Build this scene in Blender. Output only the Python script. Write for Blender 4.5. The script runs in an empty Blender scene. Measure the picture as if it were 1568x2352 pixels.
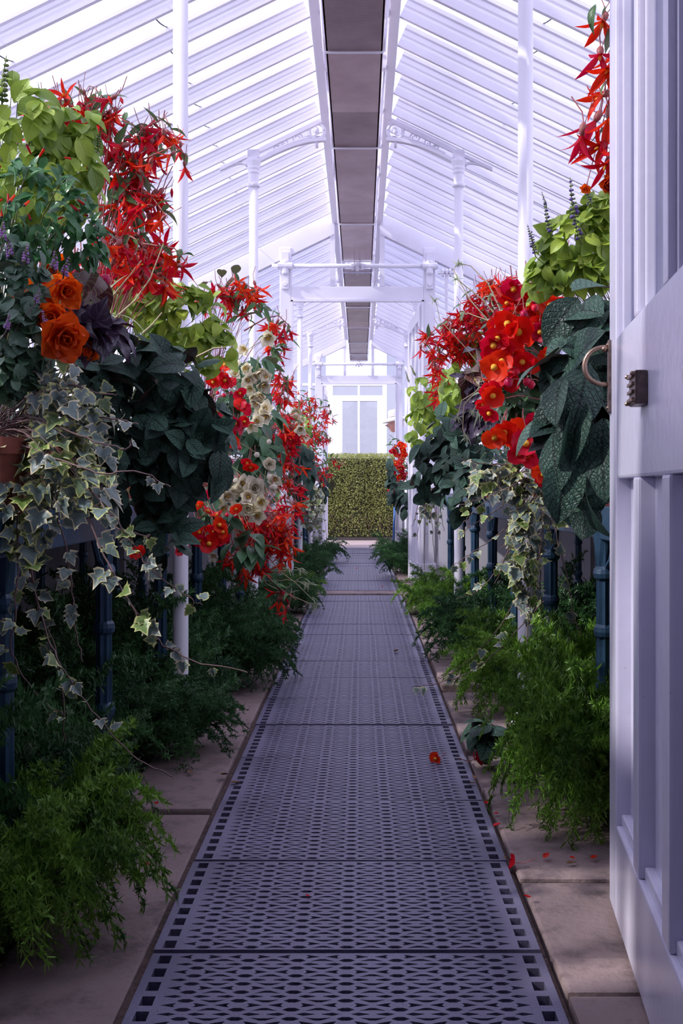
import bpy, bmesh, math, random
from mathutils import Vector, Matrix, noise, geometry
from math import pi, sin, cos
V = Vector
S = bpy.context.scene; C = S.collection
# ------------------------------------------------------------------ camera, world, sun, exposure
F, CX, CY, H = 2400.0, 828.0, 1125.0, 0.85      # focal length and vanishing point in pixels of the 1568x2352 frame, eye height
cd = bpy.data.cameras.new('camera'); cam = bpy.data.objects.new('camera', cd); C.objects.link(cam)
cd.sensor_fit = 'VERTICAL'; cd.sensor_height = 36.0; cd.sensor_width = 24.0; cd.lens = F*36/2352
cd.shift_x = (784-CX)/2352; cd.shift_y = (CY-1176)/2352
cd.clip_start = .05; cd.clip_end = 300
cam.location = (0, 0, H); cam.rotation_euler = (pi/2, 0, 0); S.camera = cam
w = bpy.data.worlds.new('sky'); S.world = w; w.use_nodes = True
bg = w.node_tree.nodes['Background']; bg.inputs[0].default_value = (.765, .755, 1.0, 1); bg.inputs[1].default_value = 2.3
sl = bpy.data.lights.new('sun', 'SUN'); sl.energy = 4.0; sl.angle = .03; sl.color = (1, .95, .9)
sun = bpy.data.objects.new('sun', sl); C.objects.link(sun)
sun.rotation_euler = V((.76, .22, -.61)).to_track_quat('-Z', 'Y').to_euler()
vs = S.view_settings; vs.view_transform = 'Standard'; vs.look = 'None'; vs.gamma = 1; vs.use_curve_mapping = False; vs.exposure = 0.0
S.cycles.max_bounces = 8; S.cycles.diffuse_bounces = 4; S.cycles.transparent_max_bounces = 24; S.cycles.sample_clamp_indirect = 6

rng = random.Random(7)
XC = -.027                                        # centre line of the house
def P(px, py, Y): return V(((px-CX)/F*Y, Y, H+(CY-py)/F*Y))
def G(px, py, z=0.0):
    Y = F*(H-z)/(py-CY); return V(((px-CX)/F*Y, Y, z))
def R(a, b): return rng.uniform(a, b)

# ------------------------------------------------------------------ materials
def s2l(c): return tuple((x/255/12.92 if x/255 <= .04045 else ((x/255+.055)/1.055)**2.4) for x in c)
class NT:
    def __init__(s, name):
        s.m = bpy.data.materials.new(name); s.m.use_nodes = True; s.t = s.m.node_tree; s.t.nodes.clear()
        s.out = s.t.nodes.new('ShaderNodeOutputMaterial')
    def n(s, kind, **kw):
        o = s.t.nodes.new('ShaderNode'+kind)
        for k, v in kw.items(): setattr(o, k, v)
        return o
    def l(s, a, b): s.t.links.new(a, b)
    def val(s, inp, v):
        if isinstance(v, bpy.types.NodeSocket): s.l(v, inp)
        elif hasattr(inp.default_value, '__len__') and not hasattr(v, '__len__'): inp.default_value = (v,)*len(inp.default_value)
        elif hasattr(inp.default_value, '__len__') and len(inp.default_value) == 4: inp.default_value = tuple(v)[:3]+(1,)
        else: inp.default_value = v
    def math(s, op, a, b=0.0, c=0.0):
        o = s.n('Math', operation=op); s.val(o.inputs[0], a); s.val(o.inputs[1], b); s.val(o.inputs[2], c); return o.outputs[0]
    def mix(s, f, a, b):
        o = s.n('Mix', data_type='RGBA'); s.val(o.inputs[0], f); s.val(o.inputs[6], a); s.val(o.inputs[7], b); return o.outputs[2]
    def noise(s, scale, detail=3, coord=None, rough=.55):
        o = s.n('TexNoise'); o.inputs['Scale'].default_value = scale; o.inputs['Detail'].default_value = detail; o.inputs['Roughness'].default_value = rough
        c = coord or s.n('TexCoord').outputs['Object']; s.l(c, o.inputs['Vector']); return o.outputs[0]
    def ramp(s, f, a, b):
        o = s.n('MapRange'); s.val(o.inputs[0], f); o.inputs[1].default_value = a; o.inputs[2].default_value = b; return o.outputs[0]
    def bump(s, h, st, dist=.01):
        o = s.n('Bump'); o.inputs['Strength'].default_value = st; o.inputs['Distance'].default_value = dist; s.l(h, o.inputs['Height']); return o.outputs[0]
    def princ(s, col, rough=.5, metal=0, nrm=None, spec=.5):
        o = s.n('BsdfPrincipled'); s.val(o.inputs['Base Color'], col); s.val(o.inputs['Roughness'], rough); o.inputs['Metallic'].default_value = metal
        o.inputs['Specular IOR Level'].default_value = spec
        if nrm: s.l(nrm, o.inputs['Normal'])
        return o.outputs[0]
    def end(s, sh): s.l(sh, s.out.inputs[0]); return s.m
def simple(name, col, rough=.5, metal=0, var=.12, scale=9, bump=.15, dist=.002, bscale=60, spec=.5):
    t = NT(name); n = t.noise(scale)
    c = t.mix(t.ramp(n, .3, .7), [x*(1-var) for x in col], [min(1, x*(1+var)) for x in col])
    return t.end(t.princ(c, rough, metal, t.bump(t.noise(bscale), bump, dist), spec))
def paintmat(name, col, rough=.32):
    t = NT(name); n = t.noise(5, 5); g = t.noise(120, 4)
    c = t.mix(t.ramp(n, .35, .75), col, [x*.94 for x in col])
    c = t.mix(t.ramp(g, .70, .80), c, (.42, .38, .36))
    return t.end(t.princ(c, rough, 0, t.bump(t.noise(38, 5), .22, .004)))
def leafmat(name, top, under, vein=None, N=9, trans=.22, rough=.42, quilt=0.0, var=.3):
    t = NT(name)
    uv = t.n('UVMap'); sp = t.n('SeparateXYZ'); t.l(uv.outputs[0], sp.inputs[0])
    a = t.math('ABSOLUTE', t.math('MULTIPLY_ADD', sp.outputs[1], 2, -1))
    ph = t.math('MULTIPLY', t.math('SUBTRACT', sp.outputs[0], t.math('MULTIPLY', a, .32)), N)
    fr = t.math('ABSOLUTE', t.math('MULTIPLY_ADD', t.math('FRACT', ph), 2, -1))
    side = t.ramp(fr, .78, 1.0); mid = t.ramp(a, .12, .02)
    vm = t.math('MAXIMUM', side, mid)
    oi = t.n('ObjectInfo'); rd = t.math('MULTIPLY_ADD', oi.outputs['Random'], var*2, 1-var)
    col = t.mix(t.math('MULTIPLY', vm, .95 if quilt else .6), top, vein or [x*1.35 for x in top])
    geo = t.n('NewGeometry')
    col = t.mix(geo.outputs['Backfacing'], col, under)
    hsv = t.n('HueSaturation'); t.l(col, hsv.inputs['Color']); t.l(rd, hsv.inputs['Value'])
    t.l(t.math('MULTIPLY_ADD', oi.outputs['Random'], -.03, .515), hsv.inputs['Hue'])
    col = hsv.outputs[0]
    h = t.math('SUBTRACT', t.math('MULTIPLY', t.math('SUBTRACT', 1, vm), .8), 0)
    if quilt:
        vo = t.n('TexVoronoi'); mp = t.n('Mapping'); mp.inputs['Scale'].default_value = (16, 11, 1); t.l(uv.outputs[0], mp.inputs[0]); t.l(mp.outputs[0], vo.inputs['Vector']); vo.inputs['Scale'].default_value = 1
        vo.feature = 'DISTANCE_TO_EDGE'
        q = t.ramp(vo.outputs[0], 0, .22)
        h = t.math('ADD', h, q)
        col = t.mix(t.math('MULTIPLY', t.math('SUBTRACT', 1, q), quilt), col, vein or top)
    nb = t.bump(h, .5 if quilt else .35, .003 if quilt else .0025)
    pr = t.princ(col, rough, 0, nb, .32 if quilt else .45)
    if trans:
        tr = t.n('BsdfTranslucent'); t.l(t.mix(.5, col, [min(1, x*1.6) for x in top]), tr.inputs[0])
        mx = t.n('MixShader'); mx.inputs[0].default_value = trans; t.l(pr, mx.inputs[1]); t.l(tr.outputs[0], mx.inputs[2]); pr = mx.outputs[0]
    return t.end(pr)
def petalmat(name, col, col2, trans=.42, rough=.45):
    t = NT(name); uv = t.n('UVMap'); sp = t.n('SeparateXYZ'); t.l(uv.outputs[0], sp.inputs[0])
    oi = t.n('ObjectInfo')
    c = t.mix(t.ramp(sp.outputs[0], 0.0, .55), col2, col)
    hsv = t.n('HueSaturation'); t.l(c, hsv.inputs['Color']); t.l(t.math('MULTIPLY_ADD', oi.outputs['Random'], .5, .72), hsv.inputs['Value'])
    t.l(t.math('MULTIPLY_ADD', oi.outputs['Random'], .022, .489), hsv.inputs['Hue'])
    pr = t.princ(hsv.outputs[0], rough, 0, t.bump(t.noise(80), .2, .002), .3)
    tr = t.n('BsdfTranslucent'); t.l(hsv.outputs[0], tr.inputs[0])
    mx = t.n('MixShader'); mx.inputs[0].default_value = trans; t.l(pr, mx.inputs[1]); t.l(tr.outputs[0], mx.inputs[2])
    return t.end(mx.outputs[0])
def glassmat(name, tint=(.96, .97, 1), gloss=.07, dirt=.04, rough=.02):
    t = NT(name); tr = t.n('BsdfTransparent'); t.val(tr.inputs[0], tint)
    gl = t.n('BsdfGlossy'); gl.inputs['Roughness'].default_value = rough; t.val(gl.inputs[0], (.9, .9, .95))
    t.l(t.bump(t.noise(7, 2), .08, .01), gl.inputs['Normal'])
    df = t.n('BsdfTranslucent'); t.val(df.inputs[0], (.85, .86, .9))
    m1 = t.n('MixShader'); fr = t.n('Fresnel'); fr.inputs[0].default_value = 1.45
    t.l(t.math('MULTIPLY_ADD', fr.outputs[0], .8, gloss*.3), m1.inputs[0]); t.l(tr.outputs[0], m1.inputs[1]); t.l(gl.outputs[0], m1.inputs[2])
    m2 = t.n('MixShader'); t.l(t.math('MULTIPLY', t.ramp(t.noise(3.5, 5), .35, .8), dirt*2), m2.inputs[0]); t.l(m1.outputs[0], m2.inputs[1]); t.l(df.outputs[0], m2.inputs[2])
    return t.end(m2.outputs[0])

M = {}
M['paint'] = paintmat('white_paint', (.80, .78, .86))
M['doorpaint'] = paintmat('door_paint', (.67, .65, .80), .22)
M['glass'] = glassmat('roof_glass', dirt=.06)
M['shadewall'] = simple('shaded_limewash', (.10, .09, .10), .9, 0, .3, 6, .6, .006)  # white low wall; shade under the benches is put into its dark colour
M['plaster'] = simple('plaster', (.34, .32, .36), .9)
M['clear'] = glassmat('clear_glass', gloss=.15, dirt=.02)
M['fog'] = glassmat('misted_glass', gloss=.2, dirt=.3)
M['whitewash'] = glassmat('whitewashed_glass', (.60, .61, .62), .1, .10)
M['dirt'] = simple('lap_dirt', (.16, .16, .15), .8)
M['blue'] = simple('blue_iron', s2l((44, 72, 96)), .38, .2, .25, 14, .5, .003, 40)
M['iron'] = None
t = NT('cast_iron'); n = t.noise(3.2, 4); g = t.noise(260, 2)
c = t.mix(t.ramp(n, .35, .68), (.13, .122, .20), (.20, .188, .29)); c = t.mix(t.ramp(g, .55, .75), c, (.08, .072, .11))
M['iron'] = t.end(t.princ(c, t.math('MULTIPLY_ADD', n, .25, .34), .25, t.bump(g, .3, .002), .6))
t = NT('sandstone'); n = t.noise(2.4, 6); g = t.noise(70, 5); oi = t.n('ObjectInfo')
c = t.mix(t.ramp(n, .3, .7), (.19, .135, .135), (.31, .23, .225)); c = t.mix(t.ramp(t.noise(9, 6, None, .7), .50, .66), c, (.125, .09, .09))
hs = t.n('HueSaturation'); t.l(c, hs.inputs['Color']); t.l(t.math('MULTIPLY_ADD', oi.outputs['Random'], .35, .78), hs.inputs['Value'])
M['stone'] = t.end(t.princ(hs.outputs[0], .75, 0, t.bump(t.math('ADD', g, t.math('MULTIPLY', t.noise(14, 6), 2)), .45, .006)))
M['soil'] = simple('dark_soil', (.035, .027, .024), .95, 0, .5, 20, .9, .02, 60)
M['pit'] = simple('pit_dust', (.085, .055, .05), .95, 0, .4, 40, .9, .01, 90)
M['gravel'] = simple('pink_gravel', (.42, .33, .33), .9, 0, .35, 160, .9, .01, 220)
M['bench'] = simple('slate_bench', (.05, .055, .065), .7, 0, .3, 12, .4)
M['terracotta'] = simple('terracotta', (.30, .085, .055), .8, 0, .25, 18, .4)
t = NT('tray_sheet'); n = t.noise(4, 4); tc = t.n('TexCoord'); mp = t.n('Mapping'); mp.inputs['Scale'].default_value = (3, 60, 1); t.l(tc.outputs['Object'], mp.inputs[0])
st = t.noise(3, 3, mp.outputs[0]); oi = t.n('ObjectInfo')
c = t.mix(t.ramp(n, .3, .7), (.34, .24, .26), (.48, .36, .38))
hs = t.n('HueSaturation'); t.l(c, hs.inputs['Color']); t.l(t.math('MULTIPLY_ADD', oi.outputs['Random'], .6, .7), hs.inputs['Value'])
M['tray'] = t.end(t.princ(hs.outputs[0], .22, .15, t.bump(st, .25, .004), .6))
M['bronze'] = simple('bronze', (.30, .20, .15), .36, .75, .3, 30, .3)
M['oldbrass'] = simple('dark_brass', (.16, .115, .105), .42, .6, .4, 60, .5)
M['stem'] = simple('green_stem', (.16, .20, .06), .55)
M['redstem'] = simple('red_stem', (.32, .09, .08), .5)
M['vine'] = simple('vine_stem', (.17, .10, .095), .6)
M['straw'] = simple('straw_stem', (.55, .47, .28), .6)
M['lime'] = leafmat('lime_leaf', (.27, .40, .042), (.27, .38, .08), (.38, .52, .10), 7, .24, .45, 0, .42)
M['quilt'] = leafmat('quilted_leaf', (.048, .112, .078), (.13, .045, .045), (.004, .014, .010), 8, .06, .46, .6, .55)
M['begleaf'] = leafmat('begonia_leaf', (.05, .13, .055), (.13, .12, .06), (.09, .19, .09), 6, .18, .35)
M['boleaf'] = leafmat('narrow_leaf', (.07, .17, .05), (.12, .17, .09), (.12, .24, .09), 6, .25, .4)
M['rex'] = leafmat('purple_leaf', (.045, .028, .055), (.13, .03, .05), (.13, .10, .16), 6, .08, .3)
M['rexgreen'] = leafmat('striped_leaf', (.08, .022, .025), (.2, .05, .05), (.24, .34, .05), 7, .2, .35)
M['small'] = leafmat('small_dark_leaf', (.055, .125, .065), (.09, .12, .08), (.09, .17, .10), 4, .15, .4)
M['gloss'] = leafmat('glossy_leaf', (.045, .17, .05), (.09, .19, .09), (.09, .25, .09), 5, .2, .28)
M['spider'] = leafmat('striped_blade', (.35, .42, .25), (.3, .36, .2), (.6, .62, .45), 2, .25, .4)
t = NT('ivy_leaf'); at = t.n('Attribute'); at.attribute_name = 'rim'; oi = t.n('ObjectInfo'); n = t.noise(55, 3)
f = t.math('ADD', at.outputs['Fac'], t.math('MULTIPLY_ADD', n, .5, -.25)); k = t.ramp(t.math('ADD', f, t.math('MULTIPLY', oi.outputs['Random'], .12)), .70, .84)
gcol = t.mix(t.ramp(t.noise(28, 2), .42, .58), (.125, .185, .165), (.19, .25, .23)); gcol = t.mix(t.ramp(oi.outputs['Random'], .80, .86), gcol, (.16, .26, .06))
ic = t.mix(k, gcol, t.mix(t.ramp(oi.outputs['Random'], .45, .5), (.62, .56, .34), (.52, .55, .20)))
hs = t.n('HueSaturation'); t.l(ic, hs.inputs['Color']); t.l(t.math('MULTIPLY_ADD', t.math('FRACT', t.math('MULTIPLY', oi.outputs['Random'], 7.3)), .5, .75), hs.inputs['Value'])
pr = t.princ(hs.outputs[0], .4, 0, t.bump(n, .2, .003)); tr = t.n('BsdfTranslucent'); t.l(hs.outputs[0], tr.inputs[0])
mx = t.n('MixShader'); mx.inputs[0].default_value = .15; t.l(pr, mx.inputs[1]); t.l(tr.outputs[0], mx.inputs[2]); M['ivy'] = t.end(mx.outputs[0])
M['red'] = petalmat('red_petal', (.74, .005, .010), (.78, .035, .010))
M['crimson'] = petalmat('crimson_petal', (.74, .006, .018), (.80, .02, .012))
M['pink'] = petalmat('pink_bud', (.62, .012, .07), (.5, .02, .04), .2, .3)
M['orange'] = petalmat('orange_petal', (.85, .12, .008), (.75, .05, .005))
M['cream'] = petalmat('cream_petal', (.84, .79, .62), (.82, .70, .30), .25)
M['lilac'] = petalmat('lilac_petal', (.66, .55, .78), (.5, .3, .6))
M['violet'] = petalmat('violet_petal', (.16, .14, .42), (.2, .15, .4))
M['yellow'] = simple('stamen', (.80, .42, .03), .6)
M['spike'] = simple('green_spike', (.15, .21, .05), .6)
def fernmat(name, a, b):
    t = NT(name); oi = t.n('ObjectInfo'); n = t.noise(38, 2)
    c = t.mix(t.ramp(t.math('ADD', t.math('MULTIPLY', n, .8), t.math('MULTIPLY', oi.outputs['Random'], .4)), .25, .85), a, b)
    pr = t.princ(c, .4, 0, None, .4); tr = t.n('BsdfTranslucent'); t.l(c, tr.inputs[0])
    mx = t.n('MixShader'); mx.inputs[0].default_value = .25; t.l(pr, mx.inputs[1]); t.l(tr.outputs[0], mx.inputs[2]); return t.end(mx.outputs[0])
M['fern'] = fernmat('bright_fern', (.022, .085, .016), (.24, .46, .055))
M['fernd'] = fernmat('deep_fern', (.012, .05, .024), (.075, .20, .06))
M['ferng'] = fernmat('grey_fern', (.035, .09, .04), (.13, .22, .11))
M['hedge'] = fernmat('hedge_leaf', (.20, .23, .055), (.52, .54, .19))
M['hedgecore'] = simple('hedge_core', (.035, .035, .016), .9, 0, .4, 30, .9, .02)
M['skin'] = simple('skin', (.52, .27, .21), .5, 0, .08)
M['hat'] = simple('hat_cloth', (.55, .52, .50), .85, 0, .06)
M['shirt'] = simple('shirt', (.55, .57, .62), .85)
M['trousers'] = simple('trousers', (.16, .14, .13), .85)
M['dark'] = simple('dark_band', (.05, .04, .04), .7)
M['brownleaf'] = simple('dry_leaf', (.22, .11, .05), .8)
M['yellowleaf'] = simple('yellow_leaf', (.62, .42, .12), .7)

# ------------------------------------------------------------------ mesh building
class MB:
    def __init__(s): s.v = []; s.f = []; s.m = []; s.uv = {}
    def quad(s, *ids, m=0): s.f.append(ids); s.m.append(m)
    def box(s, a, b, m=0, mat=None, bev=0):
        x0, y0, z0 = a; x1, y1, z1 = b; k = len(s.v)
        pts = [(x0,y0,z0),(x1,y0,z0),(x1,y1,z0),(x0,y1,z0),(x0,y0,z1),(x1,y0,z1),(x1,y1,z1),(x0,y1,z1)]
        s.v += [tuple(mat @ V(p)) if mat else p for p in pts]
        for q in ((0,3,2,1),(4,5,6,7),(0,1,5,4),(1,2,6,5),(2,3,7,6),(3,0,4,7)): s.f.append(tuple(k+i for i in q)); s.m.append(m)
        return s
    def tube(s, pts, r, n=6, m=0, cap=True):
        pts = [V(p) for p in pts]; k0 = len(s.v); N = len(pts); up = None
        for i, p in enumerate(pts):
            d = (pts[min(i+1, N-1)]-pts[max(i-1, 0)])
            d = d.normalized() if d.length > 1e-9 else V((0, 0, 1))
            if up is None:
                up = V((0, 0, 1)) if abs(d.z) < .9 else V((1, 0, 0))
            u = (up-d*up.dot(d)); u = u.normalized() if u.length > 1e-6 else d.orthogonal().normalized(); up = u; w_ = d.cross(u)
            rr = r(i/(N-1)) if callable(r) else (r[i] if isinstance(r, (list, tuple)) else r)
            for j in range(n):
                a = 2*pi*j/n; s.v.append(tuple(p+(u*cos(a)+w_*sin(a))*rr))
        for i in range(N-1):
            for j in range(n):
                a = k0+i*n+j; b = k0+i*n+(j+1) % n; s.f.append((a, b, b+n, a+n)); s.m.append(m)
        if cap:
            s.f.append(tuple(k0+j for j in range(n))[::-1]); s.m.append(m); s.f.append(tuple(k0+(N-1)*n+j for j in range(n))); s.m.append(m)
        return s
    def lathe(s, prof, n=12, m=0, o=(0, 0, 0), mat=None, rot=0):
        k0 = len(s.v); o = V(o)
        for (r, z) in prof:
            for j in range(n):
                a = 2*pi*j/n+rot; p = V((r*cos(a), r*sin(a), z)); s.v.append(tuple((mat @ p if mat else p)+o))
        for i in range(len(prof)-1):
            for j in range(n):
                a = k0+i*n+j; b = k0+i*n+(j+1) % n; s.f.append((a, b, b+n, a+n)); s.m.append(m)
        s.f.append(tuple(k0+j for j in range(n))[::-1]); s.m.append(m); s.f.append(tuple(k0+(len(prof)-1)*n+j for j in range(n))); s.m.append(m)
        return s
    def prism(s, poly, fn, a, b, m=0):                # poly of (p,q); fn(p,q,t) -> xyz ; between t=a and t=b
        k = len(s.v); n = len(poly)
        for t_ in (a, b):
            for (p, q) in poly: s.v.append(tuple(fn(p, q, t_)))
        for i in range(n):
            j = (i+1) % n; s.f.append((k+i, k+j, k+n+j, k+n+i)); s.m.append(m)
        s.f.append(tuple(range(k, k+n))[::-1]); s.m.append(m); s.f.append(tuple(range(k+n, k+2*n))); s.m.append(m)
        return s
    def grid(s, nu, nv, fn, m=0):                     # fn(u,v) -> xyz, u,v in 0..1 ; stores uv
        k = len(s.v)
        for i in range(nu+1):
            for j in range(nv+1):
                s.uv[len(s.v)] = (i/nu, j/nv); s.v.append(tuple(fn(i/nu, j/nv)))
        for i in range(nu):
            for j in range(nv):
                a = k+i*(nv+1)+j; s.f.append((a, a+1, a+nv+2, a+nv+1)); s.m.append(m)
        return s
    def mesh(s, name, mats, smooth=False, recalc=False, bevel=0):
        me = bpy.data.meshes.new(name); me.from_pydata(s.v, [], s.f)
        for mm in (mats if isinstance(mats, (list, tuple)) else [mats]): me.materials.append(mm)
        me.polygons.foreach_set('material_index', s.m)
        if s.uv:
            ul = me.uv_layers.new(name='UVMap'); d = [0.0]*(2*len(me.loops)); vi = [0]*len(me.loops); me.loops.foreach_get('vertex_index', vi)
            for i, x in enumerate(vi):
                q = s.uv.get(x, (.5, .5)); d[2*i] = q[0]; d[2*i+1] = q[1]
            ul.data.foreach_set('uv', d)
        if recalc or bevel:
            bm = bmesh.new(); bm.from_mesh(me); bmesh.ops.recalc_face_normals(bm, faces=bm.faces)
            if bevel: bmesh.ops.bevel(bm, geom=bm.edges[:], offset=bevel, segments=2, profile=.6, affect='EDGES', clamp_overlap=True)
            bm.to_mesh(me); bm.free()
        if smooth: me.polygons.foreach_set('use_smooth', [True]*len(me.polygons))
        me.update(); return me
    def build(s, name, mats, parent=None, **kw): return mk(name, s.mesh(name, mats, **kw), parent)
def mk(name, me, parent=None, mw=None):
    o = bpy.data.objects.new(name, me); C.objects.link(o)
    if parent: o.parent = parent
    if mw is not None: o.matrix_basis = mw
    return o
def tag(o, label=None, cat=None, group=None, kind=None):
    for k, v in (('label', label), ('category', cat), ('group', group), ('kind', kind)):
        if v: o[k] = v
    return o
def empty(name, loc=(0, 0, 0), **kw):
    o = bpy.data.objects.new(name, None); C.objects.link(o); o.location = loc; o.empty_display_size = .1; return tag(o, **kw)

# ------------------------------------------------------------------ floor, walkway, ground
ground = empty('floor', label='dark soil and worn sandstone slabs beside the grating path', kind='structure')
MB().box((-2.1, 1.2, -.30), (2.1, 15.4, -.12)).build('soil_base', M['pit'], ground)
for s in (-1, 1):
    b = MB(); nx, ny = 10, 70
    b.grid(ny, nx, lambda u, v: (XC+s*(.60+v*1.45), 1.2+u*14.1, -.035+.03*noise.noise(V((v*7, u*50, s)))), 0)
    b.build('soil_bed', M['soil'], ground, smooth=True)
yl = [.5, 1.40, 2.79, 3.62, 4.41, 5.2, 5.95, 6.6, 7.3, 8.0, 8.52]
yr = [.5, 1.12, 1.76, 1.90, 2.28, 2.98, 3.42, 3.80, 4.5, 5.15, 5.82, 6.5, 7.2, 7.9, 8.52]
def slabs(ys, s, w0=.372, w1=.66):
    for a, b in zip(ys, ys[1:]):
        dz = R(-.008, .003); g = .0035
        m = MB(); n = 5
        x0 = XC+s*w0; x1 = XC+s*(w1+R(-.03, .03))
        lo, hi = min(x0, x1), max(x0, x1)
        m.box((lo+R(0, .004), a+g, -.09), (hi, b-g, dz))
        o = m.build('paving_slab', M['stone'], ground, bevel=.008)
        o.rotation_euler = (R(-.004, .004), R(-.006, .006), 0)
for s, ys in ((-1, yl), (1, yr)): slabs(ys, s)
y2 = [8.80]
while y2[-1] < 15.0: y2.append(min(15.3, y2[-1]+R(.55, .9)))
for s in (-1, 1): slabs(y2, s)
m = MB(); m.box((XC-.75, 8.53, -.10), (XC+.75, 8.78, .004)); m.build('threshold_slab', M['stone'], ground, bevel=.008)

# cast-iron grating panels
walk = empty('path', label='walkway of pierced cast-iron grating panels', kind='structure')
PW, PL = .355, .4655
def grating_mesh():
    loops = []; half = PW; L = PL-.006; cw = .0885; rp = .0298
    loops.append([(-half, .003), (half, .003), (half, L), (-half, L)])
    q = rp/2; y = .013; i = 0
    while y < L-.010:                                             # four alternating rows: lozenges and chevrons, notched triangles, lozenges and chevrons, long diamonds
        k = i % 4
        for c_ in range(-3, 4):
            x = c_*cw
            if k in (0, 2):
                loops.append([(x-.0150, y), (x-.006, y-.0060), (x+.006, y-.0060), (x+.0150, y), (x+.006, y+.0060), (x-.006, y+.0060)])
                if c_ < 3:
                    m_ = x+cw/2; f = 1 if k == 0 else -1
                    lp = [(m_-.0225, y-f*.0044), (m_-.007, y-f*.0020), (m_+.007, y-f*.0020), (m_+.0225, y-f*.0044), (m_+.005, y+f*.0056), (m_-.005, y+f*.0056)]
                    loops.append(lp)
            else:
                for sd in (-1, 1):
                    if k == 1: lp = [(x+sd*.0140, y-.0068), (x+sd*.021, y-.0060), (x+sd*.0395, y), (x+sd*.021, y+.0060), (x+sd*.0140, y+.0068), (x+sd*.0185, y)]
                    else: lp = [(x+sd*.0085, y), (x+sd*.021, y-.0052), (x+sd*.0385, y-.0008), (x+sd*.0385, y+.0008), (x+sd*.021, y+.0052)]
                    if max(abs(z[0]) for z in lp) < .308: loops.append(lp)
        y += q; i += 1
    for s in (-1, 1):                                             # slots along both rims
        n = 9
        for i in range(n):
            yc = (i+.5)*L/n; x = s*(half-.026)
            loops.append([(x-.011, yc-.016), (x+.011, yc-.016), (x+.011, yc+.016), (x-.011, yc+.016)])
    vv = []; ee = []
    for lp in loops:
        k = len(vv); n = len(lp); vv += [V((a, b)) for a, b in lp]; ee += [(k+i, k+(i+1) % n) for i in range(n)]
    r = geometry.delaunay_2d_cdt(vv, ee, [], 0, 1e-6)
    cells = {}
    for lp in loops[1:]:
        x0, x1 = min(q[0] for q in lp), max(q[0] for q in lp); y0_, y1_ = min(q[1] for q in lp), max(q[1] for q in lp)
        for ix in range(int(x0//.02), int(x1//.02)+1):
            for iy in range(int(y0_//.02), int(y1_//.02)+1): cells.setdefault((ix, iy), []).append(lp)
    def inhole(x, y):
        for lp in cells.get((int(x//.02), int(y//.02)), ()):
            c_ = False; j = len(lp)-1
            for i in range(len(lp)):
                (xi, yi), (xj, yj) = lp[i], lp[j]
                if (yi > y) != (yj > y) and x < (xj-xi)*(y-yi)/(yj-yi)+xi: c_ = not c_
                j = i
            if c_: return True
        return False
    tris = [f for f in r[2] if not inhole(sum(r[0][i].x for i in f)/3, sum(r[0][i].y for i in f)/3)]
    b = MB(); b.v = [(p.x, p.y, 0) for p in r[0]]; b.f = [tuple(f) for f in tris]; b.m = [0]*len(b.f)
    # face up
    for i, f in enumerate(b.f):
        p = [V(b.v[q]) for q in f[:3]]
        if (p[1]-p[0]).cross(p[2]-p[0]).z < 0: b.f[i] = f[::-1]
    for li, lp in enumerate(loops):
        k = len(b.v); n = len(lp)
        for (x, y) in lp: b.v.append((x, y, 0))
        for (x, y) in lp: b.v.append((x, y, -.022))
        for i in range(n):
            j = (i+1) % n; b.f.append((k+i, k+j, k+n+j, k+n+i)); b.m.append(0)
    return b.mesh('grating_panel', M['iron'])
gm = grating_mesh()
ys = []
y = .52
while y < 8.50-.2: ys.append(y); y += PL
k = len(ys); y = 8.79
while y < 15.2: ys.append(y); y += PL
for i, y in enumerate(ys):
    o = mk('grating_panel', gm, walk); o.location = (XC+.004+R(-.003, .003), y, .003+R(-.003, .003)); o.rotation_euler = (R(-.004, .004), R(-.003, .003), 0)
MB().box((XC-.40, .4, -.16), (XC+.40, 15.3, -.055)).build('duct_bed', M['pit'], walk)
for s in (-1, 1):
    MB().box((XC+s*.364-.006, .4, -.12), (XC+s*.364+.006, 15.3, -.012)).build('duct_edge', M['pit'], walk)
# ground outside
gr = empty('ground', label='pink gravel ground outside the far doorway', kind='structure')
MB().box((-12, 15.3, -.3), (12, 40, -.02)).build('gravel', M['gravel'], gr)
MB().box((-12, -3, -.3), (12, 1.2, -.10)).build('paving', M['stone'], gr)

# ------------------------------------------------------------------ roof
SL = .485; ZR = 3.07; XR = .21; XE = 1.92        # slope, height under the bars at the ridge beam, ridge beam offset, eave offset
def zroof(dx): return ZR-SL*(abs(dx)-XR)
ln = math.hypot(1, SL)
def bar_mesh(dep):
    prof = [(-.025, .012), (-.025, -.010), (-.017, -.017), (-.016, -.4*dep), (-.012, -.5*dep), (-.013, -.62*dep), (-.0105, -dep), (.0105, -dep), (.013, -.62*dep), (.012, -.5*dep), (.016, -.4*dep), (.017, -.017), (.025, -.010), (.025, .012)]
    L = (XE-XR)*ln
    return MB().prism(prof, lambda p, q, t_: (t_, p, q), 0, L).mesh('glazing_bar', M['paint'], recalc=True)
def pane_mesh(L):
    W = .285; b = MB(); n = 8
    k = len(b.v)
    pts = [(0, -W/2), (0, W/2)] + [(L+.035*(1-(2*i/n-1)**2), W/2-W*i/n) for i in range(n+1)]
    b.v += [(x, y, 0) for x, y in pts]; b.f.append(tuple(range(len(pts)))); b.m.append(0)
    k = len(b.v)
    for i in range(n+1):
        x, y_ = pts[2+i]; b.v.append((x, y_, -.002)); b.v.append((x-.007, y_, -.002))
    for i in range(n): b.f.append((k+2*i, k+2*i+1, k+2*i+3, k+2*i+2)); b.m.append(1)
    return b.mesh('pane', [M['glass'], M['dirt']])
PITCH = .3155; NB = 46; YB0 = 1.12
bars = {-1: bar_mesh(.080), 1: bar_mesh(.098)}; pm = pane_mesh((XE-XR)*ln/3)
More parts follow.
